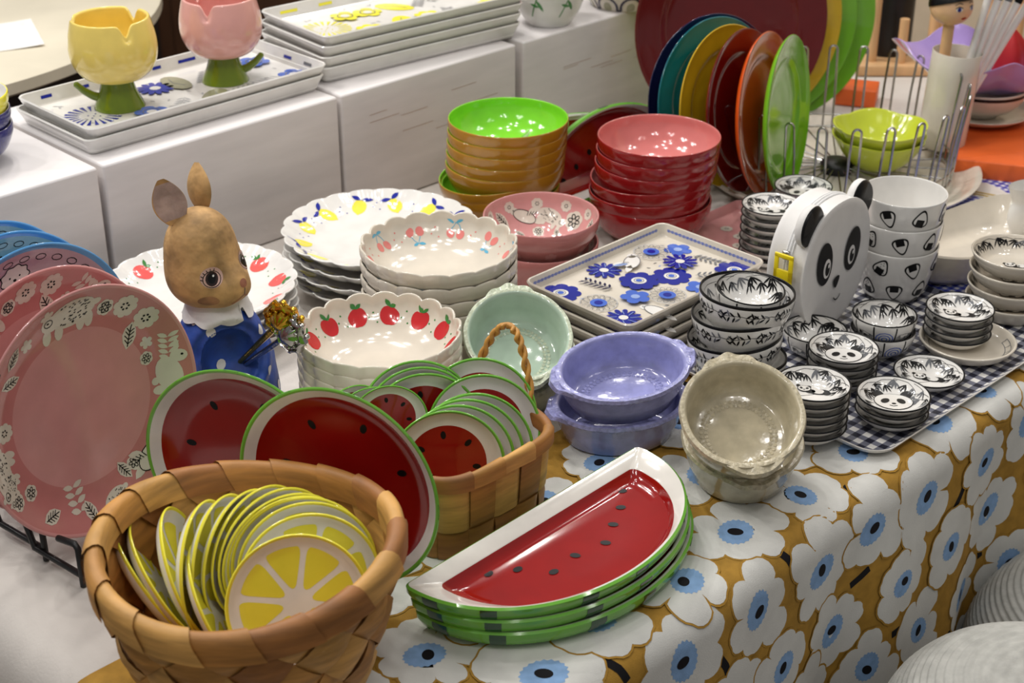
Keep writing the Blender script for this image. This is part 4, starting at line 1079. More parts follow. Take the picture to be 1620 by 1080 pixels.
def dressp(u, v):
    th = 2*PI*u; f = v
    pr_ = [(0, .062), (.2, .063), (.45, .058), (.7, .046), (.88, .033), (1, .027)]
    for (a, ra), (b, rb2) in zip(pr_, pr_[1:]):
        if a <= f <= b: k = (f-a)/(b-a); k = k*k*(3-2*k)*.5+k*.5; r = ra+(rb2-ra)*k; break
    sh = 1+.10*max(0, 1-abs(f-.55)/.3)*abs(math.sin(th))
    p = V((r*math.cos(th)*.96, r*math.sin(th)*sh, .155*f))
    d = p-DC; al = d.dot(DH); pe = (d-DH*al).length
    if al > -DR*1.2 and p.dot(DH) > 0:
        if pe < DR: p = p + DH*(min(al, -math.sqrt(DR*DR-pe*pe))-al)
        elif pe < DR*1.5: p = p + DH*(.007*math.sin(PI*(pe-DR)/(DR*.5))**2)
    return p
mb = MB(); mb.grid(dressp, 160, 110, 'dress', cu=True, flip=False)
mb.rings([[dressp(k/40, 0) for k in range(40)], [dressp(k/40, 0)*.9 for k in range(40)]], 'dress', None, 'dress')
bv = BVHTree.FromPolygons([V(p) for p in mb.vs], mb.fs)
for a, z in ((-75, .134), (-22, .132), (-95, .128), (-70, .038), (20, .105), (8, .06), (-8, .138), (12, .136), (-62, .118), (58, .120), (-52, .075), (60, .078), (-100, .10), (100, .10), (-90, .06), (88, .055), (140, .12), (180, .08), (-140, .07), (-30, .030), (30, .03), (0, .02)):
    Pen(mb, proj((math.cos(R(a)), math.sin(R(a)), .15), (0, 0, z)), lay=1).ell(0, 0, .0050, .0058, 'paint_white', 1, n=12, rings=3)
mb.build('dress', RT)
mb = MB()
def collar(u, v):
    th = 2*PI*u; ph = (th+PI) % (2*PI)
    lob = .5+.5*abs(math.sin(th*4)); drop = (.018+.008*lob)*v; gap = 1
    if abs((th+PI) % (2*PI)-PI) < .10: gap = .55
    z = .1535-drop*gap; f = max(0, min(1, z/.155)); p = dressp(u, f); n = V((math.cos(th), math.sin(th), .3)).normalized()
    return p+n*(.0025+.0015*v)
mb.grid(collar, 120, 8, 'paint_white', cu=True); mb.build('collar', RT)
# two spoons standing in its arms
def spoon(m, cnt, label, p0, p1, roll):
    t = thing('teaspoon', label, 'spoon', p0, 0, 'ornate teaspoons')
    ax = (p1-p0); L = ax.length; ax.normalize(); to = (CAM-p1).normalized(); nz = (to-ax*to.dot(ax)).normalized(); sx = ax.cross(nz)
    q = Quaternion(ax, roll); nz = q @ nz; sx = q @ sx
    mb = MB(); mb.tube([ax*k*L/6 for k in range(7)], lambda f: .0026+.0012*f, m, 10); mb.build('shaft', t)
    mb = MB()
    Mx = Matrix((sx, ax, nz)).transposed()
    pts = []
    for k in range(48):
        a = 2*PI*k/48; r = .025*(1+.06*math.cos(9*a)); x, y = r*math.cos(a)*.86, r*math.sin(a)*1.05
        if y > .010: y += .006*max(0, math.cos(3.0*x/.016*PI/2))**2
        pts.append((x, y))
    def rg(k, z): return [Mx @ V((x*k, y*k+.021, z*1.3))+ax*L for x, y in pts]
    mb.rings([rg(.03, -.004), rg(.7, -.004), rg(.97, -.002), rg(1, 0), rg(.96, .003), rg(.84, .0042), rg(.78, .0022), rg(.60, .0022), rg(.52, .0058), rg(.25, .0085), rg(.03, .0095)], m, m, m)
    for k in range(10):
        a = 2*PI*k/10; mb.ell(Mx @ V((.0140*math.cos(a), .0165*math.sin(a)+.021, .0045))+ax*L, (.0024, .0024, .0020), m, 8, 6)
    for k in range(3): mb.ell(Mx @ V((-.012+.012*k, .048+(.002 if k == 1 else 0), .001))+ax*L, (.0034, .0048, .0032), m, 8, 6)
    mb.build('ornament', t)
sc0 = RT.matrix_basis.to_translation()
def rl(x, y, z): return rb_base + Matrix.Rotation(R(-30), 3, 'Z') @ V((x, y, z))
spoon('gold', 0, 'gold teaspoon with ornate end standing in the rabbit, behind the silver one', rl(.030, -.006, .078), at(436, 517, .150), .1)
spoon('silver', 0, 'silver teaspoon with ornate round end standing in the rabbit', rl(.034, -.004, .074), at(447, 536, .138), -.1)
# ================================================================== GINGHAM TRAY AND PANDA WARE
TZ = .0062
TO = at(1392, 722, .013); TL, TW = .40, .30
def trp(u, v, z=TZ): return V((TO.x, TO.y, 0)) + U*u + W*v + V((0, 0, z))
mb = MB(); a, b = TL/2, TW/2
mb.rings([rrect(a-.016, b-.016, .02, .0058), rrect(a-.008, b-.008, .024, .0065), rrect(a-.001, b-.001, .028, .0125), rrect(a, b, .03, .0118), rrect(a-.002, b-.002, .028, .008), rrect(a-.012, b-.012, .022, 0), rrect(a-.014, b-.014, .022, .0005)],
         ['gingham_black']*2+['white']*5, 'gingham_black', 'white')
o = mb.build('serving_tray', loc=trp(TL/2, TW/2, .0005), rot=(0, 0, AZ)); tag(o, 'black and white gingham serving tray holding the panda dishes', 'tray')
def on_tray(px, py, z): p = at(px, py, z); return V((p.x, p.y, TZ+.0006))
def blk_dish(Rr, h, kind, sprigs=8):
    pr = Prof(coupe(Rr, h, .003, .45, .002, .5))
    def deco(mb, p):
        for k in range(5):
            th = R(30)+R(145)*k/4; m_bamboo(Pen(mb, p.pol(th, p.l_in(.64)), rot=rnd.uniform(-.3, .3)), .025)
        for th in (R(8), R(-16)): m_bamboo(Pen(mb, p.pol(th, p.l_in(.66)), rot=-.7), .022, 2)
        q = Pen(mb, p.cart(), 0, 0, 0)
        if kind == 'face': m_pandaface(q.at(.001, .002), Rr*.52)
        elif kind == 'panda': m_panda(q.at(-.006, .004), Rr*.36); q.line([(-.03, -.016), (0, -.004), (.03, .012)], .0007, 'black', .6)
    return solid(pr, lambda i, r, z: 'porcelain' if (i and r < .955) else ('black' if z > .84 else 'porcelain'), 'dish', deco, 56)
dF = blk_dish(.041, .0155, 'face'); dP = blk_dish(.041, .0155, 'panda')
S4 = R(-8)
def dstack(o, n, px, py, zr, label, group, dz=.0098, spin=.0):
    c = on_tray(px, py, zr); return stack(o, n, c, dz, label, 'dish', group, spin=spin, rot0=R(-10))
dstack(dP, 6, 1287, 604, TZ+.017+.049, '{} black rimmed dish with climbing panda, stack nearest the beige dish', 'panda dishes by the beige dish')
dstack(dF, 4, 1335, 548, TZ+.017+.029, '{} black rimmed dish with panda face, stack behind the others on tray', 'panda face dishes at tray middle')
dstack(dup(dF), 3, 1414, 621, TZ+.017+.0196, '{} black rimmed dish with panda face, pile at the tray front corner', 'panda face dishes at the tray front')
dstack(dup(dP), 1, 1470, 585, TZ+.017, 'single black rimmed dish with panda lying alone on gingham tray', 'single panda dish')
# round plate with another stack on it
pr = Prof(coupe(.058, .016, .004, .72, .004, .62))
def deco(mb, p):
    for th in (R(-15), R(160)):
        q = Pen(mb, p.pol(th, p.l_in(.8))); q.line([(-.02, .004), (.02, .004)], .0009, 'grey', 1); q.line([(-.02, -.004), (.02, -.004)], .0009, 'grey', 1)
        for x in (-.02, -.008, .006, .02): q.line([(x, -.004), (x, .004)], .0009, 'grey', 1)
        m_bamboo(q.at(-.02, .002, PI), .014)
o = solid(pr, 'cream', 'plate', deco, 72); pc = on_tray(1531, 535, TZ+.016); o.location = pc; tag(o, 'small cream plate with bamboo under a dish stack on gingham tray', 'plate')
d4 = dup(dP); stack(d4, 4, pc+V((-.010, .014, .0042)), .0105, '{} black rimmed panda dish in stack on the small cream plate', 'dish', 'panda dishes on the cream plate', spin=0, rot0=R(-6))
# bowls
def panda_bowl(Rr, h, inside, cells=False):
    pr = Prof(deep(Rr, h, .003, .0025, rb=.45, belly=.82))
    def deco(mb, p):
        for k in range(9 if not inside else 6): m_bamboo(Pen(mb, p.pol(k*2*PI/9+R(20), p.l_in(.70)), rot=rnd.uniform(-.3, .3)), .030)
        if inside: m_panda(Pen(mb, p.pol(R(45), p.l_in(.80))), .011)
        if cells:
            for k in range(9):
                th = k*2*PI/9; Pen(mb, p.pol(th, p.l_out(.3))).line([(0, -.02), (0, .022)], .0016, 'black'); q = Pen(mb, p.pol(th+PI/9, p.l_out(.3)), rot=PI)
                if k % 3 == 0:
                    for rr in (.010, .0065, .003): q.ring(0, 0, rr, rr, .0012, 'midblue', 1, n=12)
                else: m_bamboo(q, .016)
        else:
            for k in range(10): m_branch(Pen(mb, p.pol(k*2*PI/10, p.l_out(.15)), rot=PI), .036)
            for k in range(5): m_panda(Pen(mb, p.pol(k*2*PI/5+R(255), p.l_out(.40)), rot=PI), .0085)
    return solid(pr, lambda i, r, z: 'black' if z > .945 else 'porcelain', 'bowl', deco, 64)
bs = V((.263, 1.601, TZ+.0006)); bs = on_tray(1181, 452, .142)
o = panda_bowl(.0535, .052, True)
stack(o, 4, bs, .0262, '{} black rimmed bamboo bowl with pandas, in the tall stack by the pouch', 'bowl', 'bamboo panda bowls', drift=lambda k: ((-.004, 0), (-.005, -.002), (-.003, .001), (0, 0))[k], tilt=lambda k: (R(-2), R((3, -5, -3, 2)[k])))
o = panda_bowl(.0385, .034, False, True); o.location = bs+V((.002, -.006, .0262*3+.0245)); o.rotation_euler = (R(4), R(3), 0); tag(o, 'small bamboo bowl nested inside the topmost panda bowl', 'bowl')
o2 = dup(o); stack(o2, 2, on_tray(1400, 494, TZ+.034+.020), .019, '{} small bowl of bamboo panels standing below the rice ball cups', 'bowl', 'small bamboo panel bowls')
o3 = dup(o); o3.location = on_tray(1290, 520, TZ+.034); o3.rotation_euler = (0, 0, .8); tag(o3, 'small bamboo bowl half hidden behind the panda face dishes', 'bowl')
# stacks of small dishes behind the pouch
d5 = dup(dP); p5 = base_of(1222, 318, .088); stack(d5, 7, p5, .0115, '{} dark rimmed small dish in the stack behind the panda pouch', 'dish', 'small dishes behind the pouch', spin=.3)
d6 = dup(dF); p6 = base_of(1282, 312, .07)+V((.0, .055, 0)); stack(d6, 5, p6, .0125, '{} dark rimmed dish in farther stack, almost hidden by the pouch', 'dish', 'dishes hidden by the pouch', spin=.3)
# rice ball cups
pr = Prof([(0, .005), (.028, .005), (.036, .014), (.047, .055), (.0492, .082), (.0498, .0845), (.0508, .085), (.0517, .0835), (.0495, .055), (.041, .014), (.034, .001), (.031, 0), (0, .001)], 2)
pr.p = [(x*1.03, z*.86) for x, z in pr.p]; pr = Prof(pr.p, 0)
def deco(mb, p):
    for row, (f, n, ph) in enumerate(((.17, 8, 0), (.47, 8, .5), (.72, 7, 0))):
        for k in range(n):
            th = 2*PI*(k+ph)/n+.2; m_onigiri(Pen(mb, p.pol(th, p.l_out(f)), rot=PI+rnd.uniform(-.5, .5)+(PI if (k+row) % 4 == 1 else 0)), .0122, (k+row) % 3)
o = solid(pr, 'porcelain', 'cup', deco, 64)
stack(o, 3, on_tray(1429, 303, .147), .034, '{} white cup printed with rice balls, in the stack beside panda pouch', 'cup', 'rice ball cups', spin=.4, drift=lambda k: (0.0012*k, 0))
# panda pouch
PB = trp(.145, .160); PB = on_tray(1314, 516, TZ); 
t = thing('panda_pouch', 'white round panda face zip pouch standing upright on the gingham tray', 'pouch', PB, AZ+R(4)); t.scale = (.95,)*3      # local -y is its face
def face_out(k=1.0, n=64):
    out = []
    for i in range(n):
        a = 2*PI*i/n; x, z = math.cos(a), math.sin(a)
        x = .080*(abs(x)**.86)*(1 if x > 0 else -1); z = .086*(abs(z)**.92)*(1 if z > 0 else -1)
        x *= 1-.10*max(0, -z/.086)**2+.02*max(0, z/.086); out.append((x*k, z*k))
    return out
def pr3(k, y, dz=.088): return [V((x, y, z+dz)) for x, z in face_out(k)]
mb = MB(); D = .054
mb.rings([pr3(.02, 0), pr3(.9, 0), pr3(.975, -.0005), pr3(1.01, .001), pr3(1.012, .003), pr3(.995, .005), pr3(1.0, .02), pr3(1.0, .022), pr3(1.0, D-.006), pr3(1.012, D-.003), pr3(1.0, D), pr3(.02, D)], 'pouch', 'pouch', 'pouch')
q = Pen(mb, plane((0, -.0008, .088), (1, 0, 0), (0, 0, 1), (0, -1, 0)), lay=1.5)
for sg, xo in ((-1, -.0335), (1, .0335)):
    q.ell(xo, .012, .0185, .030, 'black', 1, sg*-.12, n=28); q.ell(xo+.002+sg*-.004, .004, .0085, .0135, 'pouch', 2, 0, n=18); q.ell(xo+.003+sg*-.004, .003, .0055, .0092, 'black', 3, n=16); q.ell(xo+.005+sg*-.004, .007, .002, .003, 'pouch', 4, n=10)
q.blob(chaikin([(-.011, -.017), (.009, -.014), (.002, -.031), (-.004, -.032)], 2, True), 'black', 2, 2, (-.001, -.022))
q.line([(.008*math.cos(R(a))+.004, -.042+.008*math.sin(R(a))) for a in range(200, 350, 12)], .0018, 'black', 2)
mb.build('body', t)
for sg in (-1, 1):
    mb = MB(); n = 30; pts = [(.024*math.cos(2*PI*i/n)*(1-.1*sg*math.sin(2*PI*i/n)*0), .027*math.sin(2*PI*i/n)) for i in range(n)]
    M3 = Matrix.Rotation(R(-30*sg), 3, 'Y')
    def rg(k, y): return [M3 @ V((x*k, y, z*k)) + V((sg*.060, 0, .088+.070)) for x, z in pts]
    mb.rings([rg(.02, .004), rg(.9, .004), rg(1, .007), rg(1, .015), rg(.9, .018), rg(.02, .018)], ['black', 'black', 'pouch', 'pouch', 'pouch'], 'black', 'pouch'); mb.build('ear', t)
mb = MB(); seg = [(x, z) for x, z in face_out(1.004, 96)]; up_ = [V((x, .026, z+.088)) for x, z in seg if z > -.035]
i0 = max(range(len(up_)), key=lambda i: (up_[i]-up_[(i+1) % len(up_)]).length); up_ = up_[i0+1:]+up_[:i0+1]
for off in (-.004, 0, .004): mb.tube([p+V((0, off, 0)) for p in up_], .0016 if off else .0022, 'zip', 6)
mb.build('zipper', t)
ZP = V((-.0815, .026, .118))
mb = MB(); mb.box(ZP+V((-.002, 0, .004)), .006, .010, .012, 'silver', .002); mb.tube([ZP+V((-.006, .006*math.cos(a), -.036+.009*math.sin(a))) for a in [2*PI*i/16 for i in range(16)]], .0009, 'silver', 6, closed=True)
sl_ = mb.build('zip_slider', t)
mb = MB(); n_ = 0
for (cy, cz, sy, sz) in ((-.0105, -.012, .006, .034), (.0105, -.012, .006, .034), (0, -.0235, .027, .018), (0, .0035, .027, .006)): mb.box(ZP+V((-.006, cy, cz)), .003, sy, sz, 'tag', .001)
mb.build('yellow_tag', sl_)
# pink printed plates lying behind the blue plates
o = rect_plate('plate', .10, .075, .016, 'pink', .008, lambda p: [m_daisy(p.at(rnd.uniform(-.08, .08), rnd.uniform(-.05, .05)), .009) for _ in range(16)])
o.location = base_of(1166, 372, .012); o.rotation_euler.z = AZ; tag(o, 'pink rectangular plate with pale flowers, behind the blue plates', 'plate')
# ================================================================== DISH RACK WITH RAINBOW PLATES
RC = at(1324, 262, .015); RC.z = 0
pr = Prof([(0, .006), (.17, .006), (.19, .010), (.205, .020), (.212, .022), (.216, .0195), (.20, .006), (.185, 0), (0, 0)], 2)
o = solid(pr, 'cream', 'round_tray', None, 96); o.location = RC; tag(o, 'big round cream tray with raised rim under the wire plate rack', 'tray')
t = thing('plate_rack', 'round wire plate rack with tall loops on the cream tray', 'rack', RC+V((0, 0, .0068)))
RA = .170
mb = MB(); mb.tube([(RA*math.cos(a), RA*math.sin(a), .010) for a in [2*PI*k/72 for k in range(72)]], .0022, 'steel', 8, closed=True); mb.build('base_ring', t)
mb = MB(); mb.tube([(RA*1.01*math.cos(a), RA*1.01*math.sin(a), .030) for a in [2*PI*k/72 for k in range(72)]], .0016, 'steel', 8, closed=True); mb.build('upper_ring', t)
mb = MB(); mb.rings([[V((r*math.cos(a), r*math.sin(a), z)) for a in [2*PI*k/32 for k in range(32)]] for r, z in ((.004, .018), (.022, .017), (.026, .012), (.024, .0))], 'iron', 'iron', 'iron'); mb.build('hub', t)
for k in range(24):
    a = 2*PI*(k+.5)/24; mb = MB(); mb.tube([(.02*math.cos(a), .02*math.sin(a), .011), (RA*math.cos(a), RA*math.sin(a), .011)], .0014, 'steel', 6); mb.build('spoke', t)
NL = 24
for k in range(NL):
    a = 2*PI*k/NL-R(95); da = R(2.6)
    fr = k/NL; H_ = .136+.004*math.sin(a)+.006*math.cos(a)
    def P_(aa, z, rr=RA): return V((rr*math.cos(aa), rr*math.sin(aa), z))
    pth = [P_(a-da, .008), P_(a-da*.9, H_*.6, RA+.006), P_(a-da*.75, H_-.006, RA+.012)] + [P_(a-da*.75*math.cos(R(x)), H_-.006+.007*math.sin(R(x)), RA+.012) for x in (30, 60, 90, 120, 150)] + [P_(a+da*.75, H_-.006, RA+.012), P_(a+da*.9, H_*.6, RA+.006), P_(a+da, .008)]
    mb = MB(); mb.tube(pth, .0019, 'steel', 7); mb.build('loop', t)
def big_plate(m, Rr, h=.02, m2=None):
    p = Prof([(0, .004), (.62*Rr, .004), (.70*Rr, .009), (.72*Rr, .011), (.9*Rr, h-.004), (.975*Rr, h-.001), (.99*Rr, h), (Rr, h-.002), (.92*Rr, h*.45), (.62*Rr, 0), (.58*Rr, .0015), (0, .0015)])
    return solid(p, (lambda i, r, z: m2 if i and r > .965 else m) if m2 else m, 'plate', None, 96)
RP = [('green', 1247, 183, 127, .26, 1, -.05, 'lime green plate standing frontmost in the wire rack'), ('orange', 1213, 180, 129, .34, 1, -.03, 'orange plate standing behind the lime green plate in rack'),
      ('bigred', 1180, 175, 129, .46, 1, -.02, 'dark red plate standing between the orange and yellow plates'), ('ochre', 1155, 168, 128, .60, 1, -.05, 'yellow plate standing between red and teal plates in rack'),
      ('teal', 1135, 158, 130, .70, 1, -.1, 'teal plate standing between yellow and navy plates in rack'), ('deepnavy', 1130, 153, 130, .78, 1, -.15, 'dark navy plate standing in front of the big red plate')]
for i, (m, px, py, a_, k, ix, iy, lb) in enumerate(RP):
    c, M, Rr, n = disc_pose(px, py, a_, k, ix, iy, zc=.128)
    o = big_plate(m, a_*depth(at(px, py, .128))/F_PX, .018); put(o, c, M, -.016); tag(o, lb, 'plate', 'rainbow plates in the rack')
c0, M0, _, n0 = disc_pose(1160, 40, 168, .89, .95, -.3, zc=.168); RB = 168*depth(c0)/F_PX
for (m, bk, rt, lb) in (('bigred', 0, 0, 'largest dark red plate standing upright behind the rainbow plates'), ('ochre', .025, .036, 'large yellow plate showing only its rim behind the largest red plate'),
                        ('green', .050, .074, 'large lime green plate standing behind the yellow rimmed plate'), ('green', .076, .118, 'largest lime green plate standing rearmost of the big plates')):
    o = big_plate(m, RB, .02); put(o, c0-n0*bk+Rt*rt, M0, -.02); tag(o, lb, 'plate', 'large plates behind the rack')
# flower shaped bowls, utensil cup
pr = Prof([(0, .006), (.035, .006), (.05, .02), (.066, .046), (.068, .0475), (.0705, .046), (.0545, .018), (.038, .001), (.034, 0), (0, .001)], 2,
          lambda th, r, z: (r*(1+.09*min(1, max(0, (z-.01)/.035))*(abs(math.cos(2.5*th))**.7-.6)), z+.0015*min(1, max(0, (z-.02)/.025))*math.cos(5*th)))
o = solid(pr, 'limeb', 'bowl', None, 100); b = at(1394, 199, .0068+.012+.062); stack(o, 2, V((b.x, b.y, .0195)), .0165, '{} lime flower shaped bowl standing inside the wire rack', 'bowl', 'flower shaped bowls', spin=0, rot0=.3)
UC = at(1487, 232, .02); UC = V((UC.x, UC.y, .0235))
pr = Prof([(0, .004), (.032, .004), (.034, .01), (.036, .150), (.037, .1515), (.038, .150), (.0375, .01), (.036, .001), (.034, 0), (0, 0)], 1)
o = solid(pr, 'cream', 'utensil_cup', None, 48); o.location = UC; o.rotation_euler = (0, R(3), 0); tag(o, 'tall plain white utensil cup standing in the wire rack', 'cup')
def stick_thing(name, label, cat, p0, p1, grp=None):
    return thing(name, label, cat, p0, 0, grp), V(p1)-V(p0)
tp0 = UC+V((-.014, -.004, .02)); tp1 = at(1498, 8, .305); tp1 = UC+V((-.012, -.004, .2))
t, d = stick_thing('doll_head_spoon', 'wooden stick with a black haired doll head standing in the utensil cup', 'spoon', tp0, tp1)
mb = MB(); mb.tube([V((0, 0, 0)), d], .0085, 'wood', 12); mb.build('stick', t)
mb = MB(); hc = d+V((0, 0, .022)); mb.ell(hc, (.032, .032, .029), 'skin', 32, 24)
fd = V((.45, -.85, -.05)).normalized(); frt = V((0, 0, 1)).cross(fd).normalized(); fup = fd.cross(frt)
def hmap(x, y):
    q = (fd*.03+frt*x+fup*y).normalized(); r = 1/math.sqrt((q.x/.032)**2+(q.y/.032)**2+(q.z/.029)**2); return hc+q*r, q
q = Pen(mb, hmap, lay=1)
for sg in (-1, 1):
    q.ell(sg*.012, .004, .0055, .0035, 'white', 1, n=12); q.ell(sg*.012, .004, .0032, .0034, 'darkblue', 2, n=10); q.line([(sg*.006, .0055), (sg*.012, .0085), (sg*.0185, .006)], .0012, 'black', 2); q.line([(sg*.006, .012), (sg*.013, .0145), (sg*.020, .011)], .001, 'black', 2)
q.ell(0, -.011, .005, .0022, 'red_out', 1, n=12)
mb.build('head', t)
mb = MB()
def hair(u, v):
    a = 2*PI*u; b = PI/2-(PI*.5)*v; p = V((.034*math.cos(b)*math.cos(a), .034*math.cos(b)*math.sin(a), .031*math.sin(b)))
    return hc+Quaternion(fd.cross(V((0, 0, 1))), R(20)) @ p + V((0, 0, .004))
mb.grid(hair, 32, 10, 'black', cu=True); mb.ell(hc+V((-.006, .008, .037)), (.018, .018, .014), 'black', 16, 10); mb.build('hair', t)
for k in range(5):
    p0 = UC+V((.004+.004*k, .010*(k-2)*.8, .03)); p1 = UC+V((.040+.0165*k, .010*(k-2)*.5, .236-.004*k))
    t, d = stick_thing('ladle', ('leftmost', 'second from left', 'middle', 'second from right', 'rightmost')[k]+' white handled stick with black striped end in utensil cup', 'utensil', p0, p1, 'white sticks in the utensil cup')
    mb = MB(); mb.tube([V((0, 0, 0)), d*.5, d], .0060, 'paper', 8); mb.build('handle', t)
    mb = MB(); mb.tube([d*1.0, d*1.03, d*1.16], .0061, 'black' if k % 2 else 'grey', 8); mb.build('grip', t)
# ================================================================== RIGHT EDGE
mb = MB(); mb.grid(lambda a, b: V((.40*(a-.5), .50*(b-.5), .0014+.0006*math.sin(a*14)*math.sin(b*9))), 30, 30, 'gingham_blue')
GC = at(1575, 385, 0); o = mb.build('gingham_cloth', loc=(GC.x, GC.y, 0), rot=(0, 0, AZ-R(90))); tag(o, 'blue and white gingham cloth under the long white dish', 'cloth')
def boat():
    mb = MB(); n = 60
    def rg(k, z, s=0):
        o_ = []
        for i in range(n):
            a = 2*PI*i/n; x = .135*(abs(math.cos(a))**.75)*(1 if math.cos(a) > 0 else -1); y = .068*(abs(math.sin(a))**.7)*(1 if math.sin(a) > 0 else -1)
            o_.append(V((x*k, y*k, z+s*(abs(x)/.135)**2)))
        return o_
    mb.rings([rg(.02, .01), rg(.7, .01), rg(.82, .016), rg(.95, .040, .012), rg(.97, .0425, .014), rg(1, .041, .014), rg(.88, .014), rg(.74, 0), rg(.02, 0)], 'cream', 'cream', 'cream'); return mb.build('oblong_dish')
o = boat(); c = at(1535, 372, .04); o.location = (c.x, c.y, .0035); o.rotation_euler.z = AZ-R(8); tag(o, 'long deep white dish behind the rice ball cups', 'dish')
pr = Prof(coupe(.0545, .026, .004, .62, .003))
def deco(mb, p):
    for k in range(6): m_bamboo(Pen(mb, p.pol(R(60)+k*R(28), p.l_in(.74))), .026)
    q = Pen(mb, p.cart()); m_panda(q.at(.0, .004), .014); m_panda(q.at(-.02, -.022), .0075)
o = solid(pr, 'cream', 'plate', deco, 64); c = at(1608, 398, .09); stack(o, 4, V((c.x, c.y, .003)), .0205, '{} deep cream plate with pandas in stack at the right edge', 'plate', 'deep panda plates', spin=0)
# white fish shaped holder
t0 = at(1618, 372, .01); mb = MB()
pth = [V((0, 0, .0)), V((.004, 0, .02)), V((.002, 0, .045)), V((-.002, 0, .062)), V((-.004, 0, .07))]
def fish(u, v):
    a = 2*PI*u; z = v*.082; wd = .030*(math.sin(PI*min(1, .16+v*.72))**1.2)*(1 if v < .72 else 1)+(.026*max(0, v-.72)/.28)
    return V((wd*math.cos(a), wd*.55*math.sin(a), z))
mb.grid(fish, 28, 24, 'porcelain', cu=True)
q = Pen(mb, lambda x, y: (fish(.72+x*4, (y+.04)/.082), V((-.3, -.9, .2)).normalized())); q.ell(0, .012, .002, .002, 'navy', 1, n=8); q.ell(-.004, -.005, .002, .002, 'navy', 1, n=8)
o = mb.build('fish_holder', loc=(t0.x, t0.y, .0035), rot=(0, 0, .4)); tag(o, 'white fish tail shaped ceramic holder at right edge above panda plates', 'holder')
# orange box and the purple bowl group
oc = at(1712, 246, .03)
mb = MB(); mb.box((0, 0, .0145), .42, .26, .029, 'orangebox', .002); o = mb.build('gift_box', loc=(oc.x+.04, oc.y+.05, 0), rot=(0, 0, AZ-R(62))); tag(o, 'flat orange gift box at the right behind the rack tray', 'box')
ob2 = at(1372, 160, .0)
mb = MB(); mb.box((0, 0, .015), .07, .06, .03, 'orangebox', .002); o = mb.build('gift_box', loc=(ob2.x-.02, ob2.y+.0, 0), rot=(0, 0, AZ-R(62))); tag(o, 'orange box partly seen between the big green plate and rack', 'box')
pc = at(1548, 184, .03); pc = V((pc.x, pc.y, .0302))
pr = Prof(coupe(.085, .016, .004, .6, .003)); o = solid(pr, 'cream', 'plate', None, 72); o.location = pc; tag(o, 'white plate on orange box under the banded bowl', 'plate')
pr = Prof(deep(.072, .05, rb=.4, belly=.76))
o = solid(pr, lambda i, r, z: 'cream' if i else ('black' if .80 < z < .93 else 'cream'), 'bowl', None, 64); o.location = pc+V((0, 0, .005)); tag(o, 'cream bowl with dark bands beneath the lavender leaf bowl', 'bowl')
pr = Prof([(0, .012), (.04, .013), (.08, .03), (.118, .062), (.120, .064), (.123, .062), (.084, .026), (.045, .004), (.03, 0), (0, 0)], 2,
          lambda th, r, z: (r*(1+.2*min(1, r/.12)*math.cos(2*th)+.05*min(1, r/.12)*math.cos(7*th)), z+.014*min(1, r/.12)**2*math.cos(4*th)))
o = solid(pr, 'purple', 'bowl', None, 90); o.location = pc+V((-.012, .0, .046)); o.rotation_euler = (R(2), R(4), R(10)); tag(o, 'wavy lavender leaf shaped bowl behind the utensil cup', 'bowl')
mb = MB()
def pep(u, v):
    a = 2*PI*u; r = .034*(math.sin(PI*(.06+.92*v))**.8)*(1-.45*v)*(1+.12*math.cos(4*a)); return V((r*math.cos(a)+.012*v, r*math.sin(a), .085*v))
mb.grid(pep, 32, 16, 'redcloth', cu=True); o = mb.build('red_pouch', loc=pc+V((.035, -.01, .066)), rot=(R(4), R(-12), 0)); tag(o, 'bright red cloth pouch lying in the lavender leaf bowl', 'pouch')
pg = at(1420, 118, .02)
t = thing('peg_rack', 'pale wooden peg rack standing behind the lavender bowl', 'rack', V((pg.x+.02, pg.y+.1, 0)), AZ-R(45))
mb = MB(); mb.box((.09, 0, .01), .34, .10, .02, 'wood', .003); mb.build('base', t)
for x, y, h in ((-.05, -.02, .155), (0, -.03, .10), (.055, -.02, .15), (.085, .03, .17), (.15, -.02, .145), (.22, .02, .15)):
    mb = MB(); mb.tube([(x, y, .015), (x, y, h)], .0085, 'wood', 12); mb.build('peg', t)
mb = MB(); mb.rings([[V((.045*k*math.cos(a), .045*k*math.sin(a), z)) for a in [2*PI*i/32 for i in range(32)]] for k, z in ((1, 0), (1, .26), (.95, .27), (.7, .28))], 'iron', 'iron', 'iron')
kk = at(1398, 96, .0); o = mb.build('canister', loc=(kk.x, kk.y, 0)); tag(o, 'tall black canister behind the wooden pegs', 'canister')
mb = MB(); mb.grid(lambda a, b: V((.34*(a-.5), .22*(b-.5), .0012+.0007*math.sin(a*17+b*6))), 24, 16, 'cloth_white')
for f in (.47, .43): mb.tube([(-.34*f, -.22*f, .0022), (.34*f, -.22*f, .0022), (.34*f, .22*f, .0022), (-.34*f, .22*f, .0022)], .0016, 'goldthread', 6, closed=True)
gg = at(1590, 300, 0); o = mb.build('place_mat', loc=(gg.x+.03, gg.y+.05, 0), rot=(0, 0, AZ-R(75))); tag(o, 'white cloth mat with gold thread border beside the cream tray', 'mat')
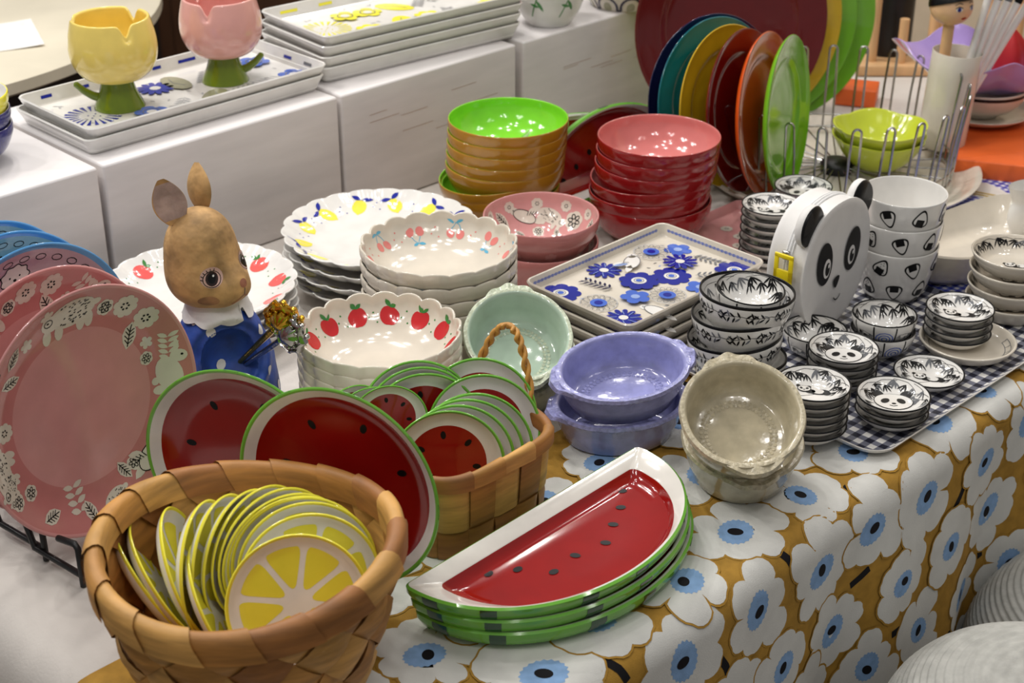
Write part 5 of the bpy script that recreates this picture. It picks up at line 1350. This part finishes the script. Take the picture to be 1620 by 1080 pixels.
# ================================================================== BACKGROUND LEFT
mq = at(20, 120, .12)
t = thing('round_table', 'round cream marble topped table behind the white boxes', 'table', V((-1.24, 2.74, -.75)))
mb = MB(); mb.rings([[V((r*math.cos(a), r*math.sin(a), z)) for a in [2*PI*i/96 for i in range(96)]] for r, z in ((.01, .872), (.60, .872), (.61, .868), (.61, .85), (.59, .84), (.01, .84))], 'marble', 'marble', 'marble'); mb.build('tabletop', t)
mb = MB(); mb.tube([(0, 0, .0), (0, 0, .84)], .05, 'darkwood', 16); mb.build('pedestal', t)
mb = MB(); mb.rings([[V((r*math.cos(a), r*math.sin(a), z)) for a in [2*PI*i/40 for i in range(40)]] for r, z in ((.26, 0), (.26, .02), (.06, .05))], 'darkwood', 'darkwood', 'darkwood'); mb.build('foot', t)
mb = MB(); mb.grid(lambda a, b: V((.22*(a-.5), .16*(b-.5), .0015+.002*math.sin(a*7))), 12, 10, 'paper'); pp = at(0, 64, .123); o = mb.build('paper_sheet', loc=(pp.x-.05, pp.y, .1235), rot=(0, 0, .4)); tag(o, 'white sheet of paper on the marble table', 'paper')
mb = MB(); mb.box((0, 0, .7), 2.6, .5, 1.4, 'darkwood', .006); 
for x in (-.9, -.3, .3, .9): mb.box((x, -.252, .7), .56, .008, 1.26, 'darkpanel' if x == -.9 else 'darkwood', .003)
cb = at(230, 60, .1); o = mb.build('cabinet', loc=(cb.x+.2, 4.75, -.75), rot=(0, 0, R(8))); tag(o, 'dark brown wooden cabinet far behind the tulip cups', 'cabinet')
mb = MB(); mb.rings([[V((r*math.cos(a), r*math.sin(a), z)) for a in [2*PI*i/64 for i in range(64)]] for r, z in ((.01, .93), (.48, .93), (.5, .92), (.48, .90), (.01, .90))], 'white', 'white', 'white')
t = thing('side_table', 'white round side table far back at the top left', 'table', V((-1.30, 3.70, -.75)))
mb.build('tabletop', t); mb = MB(); mb.tube([(0, 0, 0), (0, 0, .9)], .035, 'iron', 12); mb.build('leg', t)
# ================================================================== POUFS IN FRONT
for (px, py, z, r, h, lab) in ((1640, 1208, -.22, .165, .11, 'round white cord wound pouf nearest the camera at lower right'), (1748, 1046, -.31, .165, .12, 'white cord wound pouf behind the nearest one at right edge')):
    c = at(px, py, z); t = thing('pouf', lab, 'pouf', (c.x, c.y, -.755), 0, 'white cord poufs'); zz = c.z+.755
    mb = MB()
    def pf(u, v, r=r, h=h, zz=zz):
        a = 2*PI*u; b = -PI/2+PI*(v*.998+.001); rr = r*abs(math.cos(b))**.7; g = 1+.008*math.sin(92*b+3*math.sin(a*2))
        return V((rr*g*math.cos(a), rr*g*math.sin(a), zz+h*math.sin(b)*g))
    mb.grid(pf, 72, 260, 'pouf', cu=True); mb.build('cushion', t)
    mb = MB(); mb.rings([[V((r*k*math.cos(a), r*k*math.sin(a), z_)) for a in [2*PI*i/48 for i in range(48)]] for k, z_ in ((.6, .002), (.62, .02), (.55, .2), (.6, zz-h*.6))], 'pouf', 'pouf', 'pouf'); mb.build('base', t)
